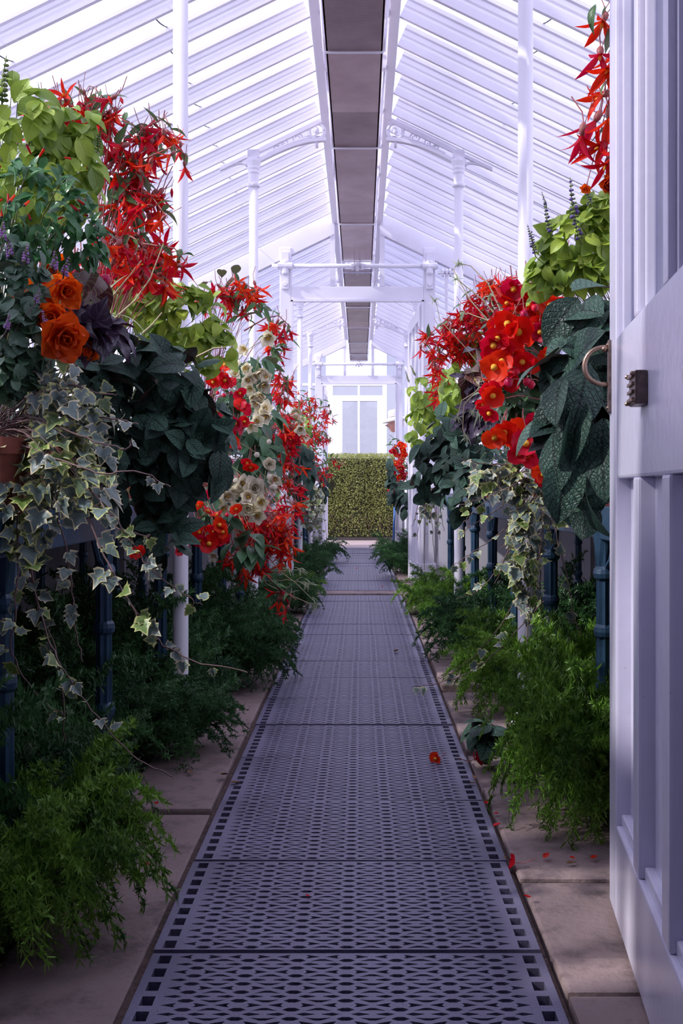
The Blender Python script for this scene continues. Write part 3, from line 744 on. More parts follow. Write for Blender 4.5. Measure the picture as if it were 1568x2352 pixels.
SH['lime'] = [leafshape('leaf', .062, .046, M['lime'], .3, c, .38, 1.1, 7, 4, .08, 9, .12, .03, i) for i, c in enumerate((.3, .7, 1.0))]
SH['quilt'] = [leafshape('leaf', .115, .075, M['quilt'], f, c, .42, 1.0, 9, 6, 0, 9, .06, .02, i) for i, (c, f) in enumerate(((.4, .25), (.8, .35), (1.2, .2), (.6, -.25)))]
SH['beg'] = [leafshape('leaf', .075, .045, M['begleaf'], .3, c, .3, 1.3, 7, 4, .10, 7, .25, .03, i, .03) for i, c in enumerate((.3, .7))]
SH['bol'] = [leafshape('leaf', .062, .024, M['boleaf'], .45, c, .28, 1.5, 7, 2, .22, 6, .12, 0, i, .03) for i, c in enumerate((.2, .6, 1.0))]
SH['rex'] = [leafshape('leaf', .095, .070, M['rex'], .35, c, .34, 1.5, 10, 4, .28, 6, .2, .09, i, .04) for i, c in enumerate((.4, 1.0))]
SH['rexgreen'] = [leafshape('leaf', .11, .075, M['rexgreen'], .3, c, .36, 1.3, 10, 4, .10, 9, .2, .05, i, .04) for i, c in enumerate((.4, .9))]
SH['small'] = [leafshape('leaf', .026, .023, M['small'], .25, c, .45, .7, 5, 2, 0, 5, .1, .03, i) for i, c in enumerate((.3, .8))]
SH['gloss'] = [leafshape('leaf', .040, .017, M['gloss'], .35, c, .40, 1.2, 6, 2, 0, 5, 0, .02, i) for i, c in enumerate((.3, .9))]
SH['ivy'] = [ivyshape(i, .048) for i in range(5)]
SH['bolf'] = [bolflower(i) for i in range(7)]
SH['bud'] = [bud(M['red'], .035, .006)]
SH['pinkbud'] = [bud(M['pink'], .020, .0085)]
SH['creambud'] = [bud(M['cream'], .028, .013)]
SH['round'] = [roundflower(i, M['crimson']) for i in range(5)]
SH['orange'] = [doubleflower(i, M['orange']) for i in range(3)]
SH['cream'] = [doubleflower(i+9, M['cream'], M['stem'], .05) for i in range(3)]
SH['bell'] = [bellflower(i, M['cream']) for i in range(3)]
SH['tube'] = [tubeflower()]
SH['spike'] = [spike(9, .10, M['violet'], M['spike'], i, .0055, .5) for i in range(2)]
SH['gspike'] = [spike(9, .10, M['spike'], M['spike'], 5, .0065, .5)]
SH['lspike'] = [spike(7, .05, M['lilac'], M['vine'], i, .0042, .9) for i in range(2)]

# ------------------------------------------------------------------ plants
DOWN = V((0, 0, -1))
def rvec(): 
    while 1:
        q = V((R(-1, 1), R(-1, 1), R(-1, 1)))
        if .05 < q.length < 1: return q.normalized()
def frame(d, up):
    d = d.normalized(); z = up-d*up.dot(d); z = z.normalized() if z.length > 1e-4 else d.orthogonal().normalized()
    return Matrix((d.cross(z), d, z)).transposed().to_4x4()
class Plant:
    def __init__(s, name, label, cat, base, group=None, pot=True, stemmat='stem'):
        s.o = empty(name, base, label=label, cat=cat, group=group); s.b = V(base); s.st = []; s.sm = M[stemmat]; s.n = {}
        s.core = s.b+V((0, 0, .17 if pot else .03))
        if pot:
            b = MB(); b.lathe([(.055, 0), (.075, .12), (.084, .122), (.084, .155), (.074, .155), (.070, .14), (.01, .138)], 16); b.build('pot', M['terracotta'], s.o)
    def add(s, nm, me, mw, sc=1):
        s.n[nm] = s.n.get(nm, 0)+1
        if s.n[nm] > 300: return None
        m4 = mw.copy(); m4.translation = mw.translation-s.b
        if sc != 1: m4 = m4 @ Matrix.Scale(sc, 4)
        return mk(nm, me, s.o, m4)
    def stem(s, pts, r=.0016): s.st.append((pts, r))
    def twig(s, p, r=.0016, arch=.3):
        c = s.core+V((R(-.04, .04), R(-.04, .04), 0)); d = p-c; h = V((0, 0, 1))*arch*d.length
        s.stem([c.lerp(p, u)+h*(4*u*(1-u))*.5 for u in (0, .25, .5, .75, 1)], r)
    def scatter(s, nm, kind, ells, n, sc=(.8, 1.2), out=.5, down=.6, jit=.4, upn=.6, tw=.25, r0=.72, twr=.0016, filt=-.2, norm=.6, shape=None):
        E = []
        for e in ells:
            px, py, Y, rx, rz = e[:5]; k = Y/F; rd = e[5] if len(e) > 5 else max(.06, min(.16, rx*k*.8))
            E.append((P(px, py, Y), V((rx*k, rd, rz*k)), rx*rz*k*k))
        tot = sum(e[2] for e in E)
        for _ in range(n):
            x = R(0, tot)
            for c, rad, a in E:
                x -= a
                if x <= 0: break
            view = (V((0, 0, H))-c).normalized()
            for _t in range(30):
                q = rvec()
                if q.dot(view) > filt: break
            rr = R(r0, 1.0); p = c+V((q.x*rad.x, q.y*rad.y, q.z*rad.z))*rr
            nrm = V((q.x/rad.x, q.y/rad.y, q.z/rad.z)).normalized()
            d = (nrm*out+DOWN*down+rvec()*jit).normalized()
            z = nrm*norm+V((0, 0, upn))+view*.35+rvec()*.25
            m4 = frame(d, z); ms = SH[kind]; me = ms[rng.randrange(len(ms))]; k = R(*sc)
            m4.translation = p-d*(k*.02)
            s.add(nm, me, m4, k)
            if R(0, 1) < tw: s.twig(m4.translation, twr)
    def at(s, nm, kind, pts, sc=(.9, 1.1), face=None, jit=.35, down=.35, tw=.6, twr=.002):
        for q in pts:
            px, py, Y = q[:3]; p = P(px, py, Y); k = R(*sc)*(q[3] if len(q) > 3 else 1)
            view = (V((0, 0, H))-p).normalized()
            d = ((face or view)+DOWN*down+rvec()*jit).normalized(); m4 = frame(d, V((0, 0, 1))+rvec()*.3); m4.translation = p
            ms = SH[kind]; s.add(nm, ms[rng.randrange(len(ms))], m4, k)
            if R(0, 1) < tw: s.twig(p, twr)
    def branch(s, pts, fl=None, lf=None, nf=5, nl=5, fsc=(.9, 1.1), lsc=(.8, 1.1), r=.003, hang=.05):
        """an arching stem given by pixel and depth, with leaves and hanging flowers along it"""
        w_ = [P(*q) for q in pts]; cr = []
        for i in range(len(w_)-1):
            for j in range(4): cr.append(w_[i].lerp(w_[i+1], j/4))
        cr.append(w_[-1]); s.stem(cr, r)
        for i in range(nf):
            p = cr[int(len(cr)*(.35+.65*(i+R(0, .9))/nf))-1]; off = V((R(-.03, .03), R(-.03, .03), -R(.2, 1)*hang)); q = p+off
            s.stem([p, p.lerp(q, .5)+V((0, 0, .012)), q], .0012)
            d = (DOWN*.7+rvec()*.8).normalized(); m4 = frame(d, V((0, 0, 1))+rvec()); m4.translation = q
            ms = SH[fl]; s.add('bud' if 'bud' in fl else 'flower', ms[rng.randrange(len(ms))], m4, R(*fsc))
        for i in range(nl):
            k = int((len(cr)-1)*(.1+.9*(i+R(0, .9))/nl)); p = cr[min(k, len(cr)-1)]
            d = (rvec()*.8+DOWN*.15+V((0, 0, .2))).normalized(); m4 = frame(d, V((0, 0, 1))+rvec()*.3); m4.translation = p
            ms = SH[lf]; s.add('leaf', ms[rng.randrange(len(ms))], m4, R(*lsc))
    def done(s):
        if s.st:
            b = MB()
            for pts, r in s.st: b.tube([V(p)-s.b for p in pts], (lambda u, r=r: r*(1.15-.5*u)), 4, 0, False)
            b.build('stem', s.sm, s.o, smooth=True)
        return s.o
BZ = .80
# ---- left side of the near house
p = Plant('lime_coleus', 'tall lime-green leafy plant at upper left with one green flower spike', 'plant', (-.92, 2.62, BZ), 'potted plants on the left bench')
p.scatter('leaf', 'lime', [(45, 300, 2.55, 120, 120), (140, 400, 2.6, 100, 110), (150, 300, 2.62, 90, 60), (60, 440, 2.55, 120, 90)], 290, (.75, 1.15), .5, .45, .5)
p.at('flower_spike', 'gspike', [(5, 250, 2.5, 1.3), (225, 345, 2.6, .6), (110, 400, 2.5, .5)], face=V((.1, 0, 1)), down=0, jit=.15); p.done()
p = Plant('cuphea', 'bushy glossy-leaved plant with small red tube flowers at far left', 'plant', (-.86, 2.36, BZ), 'potted plants on the left bench')
p.scatter('leaf', 'gloss', [(70, 480, 2.32, 140, 110), (170, 550, 2.4, 90, 70), (40, 580, 2.3, 80, 60)], 300, (.85, 1.4), .6, .3, .6, tw=.05)
p.scatter('flower', 'tube', [(70, 440, 2.3, 140, 100), (180, 520, 2.38, 80, 70)], 24, (.6, .85), .6, .4, .4, r0=.98); p.done()
p = Plant('calamint', 'small-leaved trailing plant with lilac flower spikes at the left edge', 'plant', (-.80, 2.12, BZ), 'potted plants on the left bench', stemmat='vine')
p.scatter('leaf', 'small', [(40, 660, 2.15, 75, 110), (50, 790, 2.12, 80, 120), (20, 860, 2.1, 60, 70)], 300, (.9, 1.55), .6, .4, .6, tw=.05)
p.at('flower_spike', 'lspike', [(5, 555, 2.12, .9), (28, 600, 2.12), (55, 610, 2.1), (125, 625, 2.15), (145, 640, 2.15), (108, 755, 2.08, .8), (15, 760, 2.05, .7), (80, 700, 2.08, .7)], face=V((.1, -.1, 1)), down=0, jit=.35, twr=.0012); p.done()
p = Plant('begonia', 'begonia with big double orange flowers beside purple ragged leaves', 'plant', (-.80, 2.50, BZ), 'potted plants on the left bench')
p.at('flower', 'orange', [(146, 668, 2.20, .95), (128, 728, 2.12, .95), (142, 772, 2.10, 1.1), (100, 668, 2.26, 1.05), (85, 655, 2.5), (118, 612, 2.5, .8), (150, 612, 2.5, .7), (208, 805, 2.42, .7), (285, 545, 3.3, .9), (275, 585, 3.4, .9), (75, 690, 2.5, 1.1)], down=.1, jit=.45)
p.at('bud', 'pinkbud', [(178, 618, 2.45, 1.6), (242, 632, 2.55, 1.7), (236, 650, 2.55, 1.3)], down=.7)
p.scatter('leaf', 'rex', [(215, 755, 2.42, 50, 42), (190, 730, 2.42, 40, 40)], 22, (.8, 1.15), .7, .1, .6)
p.scatter('striped_leaf', 'rexgreen', [(205, 645, 2.48, 40, 25)], 7, (.9, 1.1), .7, .1, .4); p.done()
p = Plant('begonia', 'tall begonia with spidery red flowers arching to the nearest left column', 'plant', (-.86, 3.22, BZ), 'potted plants on the left bench', stemmat='redstem')
p.scatter('flower', 'bolf', [(190, 270, 3.1, 110, 45), (330, 320, 3.15, 75, 45), (270, 400, 3.15, 90, 90), (330, 450, 3.15, 70, 80), (330, 610, 3.25, 110, 70), (340, 650, 3.1, 90, 50), (250, 570, 3.05, 70, 60)], 128, (1.0, 1.35), .45, .6, .6, tw=.22, r0=.35, twr=.002)
p.scatter('leaf', 'bol', [(190, 260, 3.15, 110, 50), (300, 330, 3.2, 90, 60), (270, 440, 3.2, 100, 110), (320, 600, 3.25, 90, 60)], 130, (.8, 1.3), .6, .3, .7, r0=.4)
p.scatter('bud', 'bud', [(220, 270, 3.1, 110, 60), (330, 420, 3.15, 80, 120)], 26, (.7, 1.1), .3, .9, .4, r0=.6)
for br, nf in (([(230, 400, 3.2), (180, 300, 3.15), (215, 200, 3.1), (262, 250, 3.1)], 5), ([(240, 380, 3.2), (300, 310, 3.15), (380, 270, 3.1), (408, 325, 3.05)], 5), ([(250, 420, 3.2), (320, 370, 3.1), (400, 335, 3.0), (430, 360, 3.0)], 4),
               ([(260, 520, 3.2), (330, 560, 3.1), (400, 570, 3.05), (430, 605, 3.0)], 4), ([(40, 330, 3.1), (70, 250, 3.05), (110, 210, 3.0)], 3), ([(260, 450, 3.2), (340, 440, 3.1), (385, 500, 3.05)], 4)):
    p.branch(br, 'bolf', 'bol', nf, 9)
p.done()
p = Plant('lime_coleus', 'lime-green leafy plant half way up in front of the nearest left column', 'plant', (-.80, 3.62, BZ), 'potted plants on the left bench')
p.scatter('leaf', 'lime', [(330, 690, 3.42, 90, 60), (420, 730, 3.42, 100, 85), (490, 800, 3.45, 60, 60), (290, 680, 3.45, 60, 40), (400, 820, 3.45, 90, 60)], 290, (.8, 1.15), .5, .35, .6)
p.scatter('leaf', 'lime', [(420, 690, 3.35, 26, 40, .04)], 10, (.9, 1.1), .5, .35, .6)
p.at('flower_spike', 'gspike', [(422, 690, 3.4, .5), (255, 690, 3.4, .4)], face=V((.1, 0, 1)), down=0, jit=.15); p.done()
p = Plant('quilted_leaf_plant', 'large trailing plant of dark quilted leaves on the left bench', 'plant', (-.76, 2.86, BZ), 'potted plants on the left bench')
p.scatter('leaf', 'quilt', [(280, 820, 2.72, 85, 65), (380, 860, 2.75, 110, 75), (430, 960, 2.8, 90, 110), (330, 960, 2.75, 100, 100), (400, 1090, 2.8, 90, 90), (300, 1080, 2.78, 70, 90), (375, 1230, 2.78, 40, 70), (490, 1010, 2.85, 30, 90), (420, 1010, 2.78, 110, 120), (320, 1180, 2.8, 60, 60)], 300, (.5, .92), .75, .4, .8, .55, r0=.6, tw=.15, norm=.6)
p.done()
p = Plant('quilted_leaf_plant', 'dark quilted leaves half hidden behind the ivy at the left edge', 'plant', (-.98, 2.62, BZ), 'potted plants on the left bench')
p.scatter('leaf', 'quilt', [(170, 880, 2.62, 100, 90), (60, 940, 2.6, 100, 90), (170, 1000, 2.66, 110, 90), (90, 1060, 2.64, 100, 70), (200, 1090, 2.7, 80, 80), (230, 900, 2.7, 60, 90)], 190, (.55, .95), .75, .4, .8, .55, r0=.5, tw=.1, norm=.6); p.done()
# straw coloured stalks of a spider plant behind it
p = Plant('spider_plant', 'pale straw flower stalks leaning over the dark quilted leaves on the left', 'plant', (-.82, 3.10, BZ), stemmat='straw')
for q in ([(215, 735, 3.0), (250, 690, 3.0), (300, 630, 3.0), (325, 598, 3.0)], [(265, 730, 3.0), (310, 690, 3.0), (345, 640, 3.0), (375, 560, 3.0)], [(328, 765, 2.9), (350, 745, 2.9), (372, 718, 2.9)], [(450, 820, 3.0), (490, 800, 3.0), (520, 798, 3.0)]):
    p.stem([P(*z) for z in q], .0026)
SH['blade'] = [leafshape('blade', .17, .011, M['spider'], .5, c, .3, 1, 8, 2, 0, 9, 0, 0, i) for i, c in enumerate((1.0, 1.7))]
SH['bladelet'] = [leafshape('blade', .05, .006, M['spider'], .5, c, .3, 1, 6, 2, 0, 9, 0, 0, i) for i, c in enumerate((.8, 1.5))]
p.scatter('blade', 'blade', [(230, 740, 3.0, 40, 40)], 16, (.8, 1.1), .8, -.2, .6); p.done()

def ivy(name, label, base, strands, mass, nm, sc, group=None, ldens=26, twmass=.35, r=.0019):
    p = Plant(name, label, 'plant', base, group, True, 'vine')
    for st in strands:
        w_ = [P(*q) for q in st]; cr = []
        for i in range(len(w_)-1):
            a = w_[max(i-1, 0)]; b = w_[i]; c = w_[i+1]; d = w_[min(i+2, len(w_)-1)]
            for j in range(6):
                t_ = j/6; cr.append(.5*((2*b)+(c-a)*t_+(2*a-5*b+4*c-d)*t_*t_+(3*b-a-3*c+d)*t_**3)+rvec()*.003)
        cr.append(w_[-1]); p.stem(cr, r)
        L = sum((cr[i+1]-cr[i]).length for i in range(len(cr)-1)); n = int(L*ldens)
        for i in range(n):
            u = (i+R(0, .8))/n; k = int(u*(len(cr)-1)); q = cr[k]
            if u > .55 and R(0, 1) < (u-.5)*1.5: continue
            view = (V((0, 0, H))-q).normalized()
            d = (rvec()*.8+DOWN*.5+view*.2).normalized(); m4 = frame(d, view*.8+V((0, 0, .5))+rvec()*.5); kk = R(*sc)*(1-.45*u); m4.translation = q+d*.35*.048*kk
            ms = SH['ivy']; p.add('leaf', ms[rng.randrange(5)], m4, kk)
    if nm: p.scatter('leaf', 'ivy', mass, nm, sc, .45, .7, .5, .5, tw=twmass, r0=.5, twr=.0014)
    return p.done()
ivy('variegated_ivy', 'cream-edged ivy trailing from the left bench at the left edge', (-.74, 2.14, BZ),
    [[(60, 950, 2.1), (180, 1000, 2.05), (280, 1030, 2.0), (300, 1010, 2.0)], [(20, 1010, 2.1), (120, 1050, 2.05), (220, 1085, 2.0), (320, 1085, 1.98), (392, 1118, 1.97)],
     [(100, 1000, 2.1), (200, 1120, 2.05), (280, 1210, 2.0), (340, 1300, 2.0), (420, 1365, 1.98), (465, 1390, 1.98)], [(140, 1060, 2.1), (230, 1250, 2.05), (290, 1370, 2.0), (350, 1460, 2.0), (440, 1515, 1.98), (568, 1545, 1.97)],
     [(20, 1080, 2.1), (40, 1220, 2.08), (35, 1400, 2.05), (30, 1500, 2.05), (90, 1600, 2.03), (145, 1642, 2.02)], [(60, 1250, 2.1), (95, 1420, 2.08), (140, 1530, 2.05), (210, 1630, 2.05), (300, 1730, 2.04), (398, 1785, 2.03)],
     [(120, 1050, 2.12), (130, 1180, 2.1), (160, 1300, 2.1), (170, 1420, 2.1), (190, 1520, 2.1)], [(150, 880, 2.15), (220, 900, 2.1), (270, 905, 2.05)], [(180, 960, 2.15), (250, 960, 2.1), (318, 975, 2.05)],
     [(60, 1100, 2.15), (70, 1250, 2.12), (80, 1380, 2.1), (130, 1500, 2.1), (150, 1700, 2.1)], [(180, 1060, 2.1), (260, 1200, 2.05), (330, 1230, 2.0), (345, 1228, 2.0)]],
    [(110, 860, 2.15, 70, 60, .05), (150, 960, 2.12, 110, 70, .06), (130, 1060, 2.1, 130, 70, .06), (190, 1140, 2.08, 90, 60, .06), (60, 1180, 2.1, 70, 120, .05)], 260, (.5, 1.02), 'trailing ivies', 40)
p = Plant('begonia', 'begonia with cream double flowers hanging over the left bench', 'plant', (-.74, 4.55, BZ), 'potted plants on the left bench')
p.at('flower', 'bell', [(617, 772, 4.5, 1.25), (563, 800, 4.4, .9), (540, 860, 4.4, .9), (585, 862, 4.35, 1.1), (602, 880, 4.35, 1.1), (575, 890, 4.35), (600, 905, 4.3), (580, 912, 4.3), (608, 940, 4.3, 1.1), (575, 972, 4.25, 1.1), (590, 965, 4.25), (535, 1130, 4.15), (520, 1140, 4.1), (500, 1150, 4.1, .9), (540, 1170, 4.1), (485, 1225, 4.1), (490, 1275, 4.1, .8), (525, 1110, 4.2)], (.8, 1.0), jit=.55)
p.at('flower', 'cream', [(582, 1122, 4.1, 1.25), (570, 1165, 4.1, 1.1), (598, 950, 4.3, .9), (548, 1125, 4.15, .9), (618, 1065, 4.2, .75)], (.8, .95), jit=.3, down=.1)
p.at('flower', 'bell', [(560, 845, 4.4), (595, 850, 4.35), (612, 865, 4.35), (570, 870, 4.35), (592, 920, 4.3), (612, 955, 4.3), (690, 985, 5.0), (560, 1150, 4.1), (600, 1150, 4.1), (590, 1180, 4.1), (510, 1165, 4.1), (555, 1110, 4.15), (605, 1110, 4.15), (570, 1140, 4.05), (500, 1135, 4.05), (630, 1100, 4.2)], (.85, 1.1), jit=.55)
p.at('bud', 'creambud', [(628, 1115, 4.15, 1.2), (620, 1090, 4.2, 1.2), (588, 1040, 4.2), (618, 1010, 4.2, .9), (548, 828, 4.4), (540, 1100, 4.2)], down=.9)
p.scatter('leaf', 'beg', [(570, 880, 4.5, 60, 80), (580, 1040, 4.35, 70, 100), (530, 1180, 4.2, 50, 70), (600, 980, 4.45, 60, 80), (560, 1260, 4.2, 50, 40)], 110, (.9, 1.45), .55, .55, .5, r0=.3); p.done()
p = Plant('begonia', 'begonia with round red flowers next to the cream ones on the left', 'plant', (-.76, 4.05, BZ), 'potted plants on the left bench', stemmat='redstem')
p.at('flower', 'round', [(485, 838, 3.9), (500, 850, 3.9), (512, 872, 3.9), (548, 900, 3.95, .9), (500, 945, 3.9), (542, 972, 3.85), (560, 968, 3.85, .8), (576, 1068, 3.8, .9), (500, 1115, 3.8), (485, 1125, 3.8), (450, 1158, 3.8, .8), (500, 1205, 3.75), (515, 1222, 3.75), (462, 1238, 3.75), (480, 1250, 3.75, 1.1), (495, 1215, 3.8), (540, 1168, 3.85, .7), (520, 990, 3.9), (532, 1010, 3.9), (505, 860, 3.92), (570, 1060, 3.82, .8), (405, 1185, 3.0, .8), (310, 1265, 2.4, .7), (410, 1265, 3.0, .6)], (.9, 1.15), jit=.6)
p.at('bud', 'pinkbud', [(515, 905, 3.9), (530, 900, 3.9), (550, 1025, 3.85), (530, 1055, 3.8, 1.1), (515, 1065, 3.8), (440, 1165, 3.8), (455, 1190, 3.8), (522, 1178, 3.8), (430, 1250, 3.8), (500, 900, 3.9)], down=.9)
p.scatter('flower', 'round', [(510, 870, 3.9, 30, 40), (545, 960, 3.9, 30, 40), (490, 1210, 3.8, 45, 45)], 16, (.8, 1.05), .6, .1, .5, r0=.8)
p.scatter('leaf', 'beg', [(520, 960, 4.0, 40, 110), (480, 1160, 3.9, 40, 60)], 40, (.8, 1.2), .55, .55, .5, r0=.3); p.done()
p = Plant('begonia', 'begonia with spidery red flowers cascading past the second left column', 'plant', (-.80, 5.25, BZ), 'potted plants on the left bench', stemmat='redstem')
p.scatter('flower', 'bolf', [(490, 690, 4.6, 50, 30), (560, 690, 4.7, 60, 50), (630, 780, 5.0, 30, 50), (650, 900, 5.2, 25, 60), (660, 1000, 5.2, 35, 70), (672, 1090, 5.2, 25, 60), (670, 1150, 5.1, 30, 50), (620, 1220, 5.0, 55, 60), (570, 1270, 4.9, 45, 60), (645, 1280, 5.0, 30, 30), (590, 1240, 4.8, 75, 80), (660, 1040, 5.2, 25, 90), (560, 1290, 4.7, 50, 50), (630, 1230, 4.8, 55, 70)], 270, (.95, 1.3), .5, .7, .6, tw=.5, r0=.4, twr=.002)
p.scatter('leaf', 'bol', [(560, 690, 4.7, 80, 50), (630, 800, 5.0, 50, 70), (650, 950, 5.25, 40, 110), (640, 1150, 5.2, 50, 110), (580, 1260, 5.0, 60, 60)], 130, (.8, 1.4), .6, .3, .7, r0=.3)
p.at('leaf', 'beg', [(550, 735, 4.6, 1.4), (470, 655, 4.5, 1.1), (510, 632, 4.5, .9), (538, 625, 4.5, .9), (590, 1260, 4.7, 1.5), (620, 840, 4.6, 1.3)], face=V((.4, -.3, .6)))
for br, nf in (([(480, 720, 4.7), (510, 665, 4.6), (535, 640, 4.6), (560, 650, 4.6), (590, 670, 4.6)], 6), ([(560, 760, 4.8), (610, 730, 4.8), (640, 725, 4.8), (668, 752, 4.8)], 5), ([(600, 860, 5.0), (640, 850, 5.0), (660, 880, 5.0), (662, 930, 5.0)], 4), ([(620, 1180, 5.0), (665, 1250, 4.9), (640, 1290, 4.9)], 3), ([(610, 1320, 4.6), (640, 1350, 4.6), (680, 1378, 4.6)], 5)):
    p.branch(br, 'bolf', 'bol', nf, 8, (1.0, 1.25))
p.done()
p = Plant('spider_plant', 'pale spider plant runners sprawling towards the path below the red cascade', 'plant', (-.76, 4.9, BZ), stemmat='straw')
for q in ([(600, 1310, 4.8), (640, 1312, 4.7), (690, 1308, 4.7)], [(610, 1335, 4.8), (660, 1332, 4.7), (710, 1340, 4.7)], [(640, 1310, 4.8), (680, 1340, 4.7), (725, 1385, 4.7)], [(610, 1340, 4.8), (650, 1360, 4.7), (720, 1390, 4.7)]):
    w_ = [P(*z) for z in q]; p.stem([p.core]+w_, .0022)
    p.scatter('blade', 'bladelet', [(q[-1][0], q[-1][1], q[-1][2], 8, 8, .02)], 9, (.6, 1.1), .8, 0, .5, tw=0)
    p.scatter('blade', 'bladelet', [(q[1][0]+20, q[1][1], q[1][2], 10, 5, .02)], 4, (.5, .9), .8, 0, .5, tw=0)
p.done()
p = Plant('quilted_leaf_plant', 'small plant of dark quilted leaves under the far red cascade on the left', 'plant', (-.74, 6.9, BZ), 'potted plants on the left bench')
p.scatter('leaf', 'quilt', [(690, 1040, 6.4, 25, 40), (695, 1090, 6.4, 30, 45), (640, 1010, 6.0, 25, 60)], 70, (.7, 1.0), .5, .7, .4, r0=.5, tw=.1); p.done()
p = Plant('begonia', 'small cream-flowered begonia near the middle doorway on the left', 'plant', (-.74, 7.7, BZ), 'potted plants on the left bench')
p.at('flower', 'bell', [(680, 960, 7.0), (690, 975, 7.0), (695, 998, 7.0), (700, 1000, 7.0), (708, 1110, 8.0), (718, 1112, 8.0), (672, 945, 7.2), (685, 945, 7.2), (690, 960, 7.1)], (1.1, 1.3))
p.scatter('leaf', 'lime', [(695, 980, 7.2, 20, 25), (705, 960, 7.4, 15, 15)], 24, (.7, 1), .5, .5, .5)
p.scatter('leaf', 'bol', [(700, 1000, 7.5, 25, 60)], 30, (.8, 1.2), .5, .5, .5); p.done()
p = Plant('begonia', 'farthest left begonia with spidery red flowers beyond the middle doorway', 'plant', (-.74, 9.9, BZ), stemmat='redstem')
p.scatter('flower', 'bolf', [(700, 930, 9.3, 35, 35), (735, 960, 9.3, 30, 35), (725, 1020, 9.5, 30, 40), (740, 1080, 9.8, 20, 40), (700, 1000, 9.2, 25, 60), (660, 930, 9.0, 25, 40)], 120, (.8, 1.15), .5, .6, .6, tw=.4, r0=.4)
p.scatter('leaf', 'bol', [(705, 930, 9.5, 45, 40), (735, 990, 9.6, 35, 60), (730, 1070, 9.9, 30, 50)], 110, (.8, 1.3), .6, .3, .6, r0=.3)
for br, nf in (([(690, 960, 9.5), (730, 935, 9.2), (755, 935, 9.1), (768, 965, 9.0)], 6), ([(700, 1010, 9.5), (740, 990, 9.3), (765, 1010, 9.2)], 5), ([(720, 1080, 9.6), (760, 1050, 9.3), (795, 1068, 9.2)], 3)):
    p.branch(br, 'bolf', 'bol', nf, 9, (.9, 1.1))
p.done()
p = Plant('quilted_leaf_plant', 'dark quilted leaves below the farthest left begonia', 'plant', (-.72, 11.2, BZ))
p.scatter('leaf', 'quilt', [(740, 1120, 10.8, 20, 28), (725, 1090, 10.6, 25, 40)], 60, (.7, 1.0), .5, .7, .4, r0=.4, tw=.1); p.done()
ivy('variegated_ivy', 'ivy curtain hanging beside the path beyond the middle doorway on the left', (-.74, 10.4, BZ),
    [[(x, 1120, 10.2), (x+dx*.4, 1180, 10.1), (x+dx, 1250, 10.0)] for x, dx in ((695, -5), (705, 8), (715, 6), (722, 14), (730, 10), (738, 14))], [(712, 1170, 10.2, 30, 55, .08)], 90, (.8, 1.3), 'trailing ivies', 40)

# ---- right side of the near house
p = Plant('begonia', 'hanging begonia with red and orange flowers beside the top of the near door', 'plant', (.80, 2.72, 2.08), None, True, 'redstem')
p.at('flower', 'bolf', [(1388, 40, 2.62, 1.2), (1378, 118, 2.6, 1.3), (1405, 150, 2.6, 1.2), (1392, 215, 2.6, 1.2), (1400, 262, 2.6, 1.3), (1372, 268, 2.6, 1.2), (1338, 298, 2.58, 1.3), (1402, 310, 2.6, 1.2), (1385, 335, 2.6, 1.2), (1408, 345, 2.6, 1), (1395, 370, 2.6, 1), (1430, 90, 2.65, 1.2), (1440, 200, 2.65, 1.2), (1450, 290, 2.65, 1.2), (1425, 330, 2.6, 1.1)], (1.1, 1.35), V((-.5, -.4, -.5)), .6, .4, .8)
p.at('flower', 'orange', [(1395, 420, 2.6, .55), (1405, 405, 2.6, .45), (1345, 432, 2.6, .3), (1410, 432, 2.6, .5)], jit=.5)
p.at('leaf', 'bol', [(1390, 20, 2.62), (1365, 15, 2.6), (1405, 235, 2.62), (1410, 180, 2.6), (1400, 290, 2.62), (1410, 60, 2.6), (1440, 150, 2.6), (1445, 40, 2.6)], (1, 1.3), V((-.4, -.2, -.3)), .5)
p.scatter('leaf', 'bol', [(1480, 60, 2.72, 60, 60)], 60, (.9, 1.3), .5, .4, .5)
for i in range(3):
    a = 2*pi*i/3; p.stem([p.b+V((.08*cos(a), .08*sin(a), .15)), p.b+V((0, 0, .42)), V((p.b.x, p.b.y, zroof(p.b.x-XC)+.02))], .002)
p.done()
p = Plant('lime_coleus', 'lime-green plant with violet flower spikes beside the near door', 'plant', (.86, 3.05, BZ), 'potted plants on the right bench')
p.scatter('leaf', 'lime', [(1340, 560, 2.85, 100, 85), (1390, 490, 2.85, 70, 60), (1260, 600, 2.9, 45, 50), (1330, 630, 2.85, 80, 40), (1240, 650, 2.9, 35, 40)], 290, (.7, 1.0), .5, .4, .55)
p.at('flower_spike', 'spike', [(1265, 545, 2.75, 1.0), (1322, 515, 2.75, 1.2), (1335, 560, 2.72, 1.1), (1225, 575, 2.8, .7), (1230, 590, 2.8, .7), (1355, 480, 2.78, .8), (1255, 480, 2.78, .5)], face=V((-.15, 0, 1)), down=0, jit=.2); p.done()
p = Plant('begonia', 'begonia crowded with round crimson flowers on the right bench', 'plant', (.78, 3.35, BZ), 'potted plants on the right bench', stemmat='redstem')
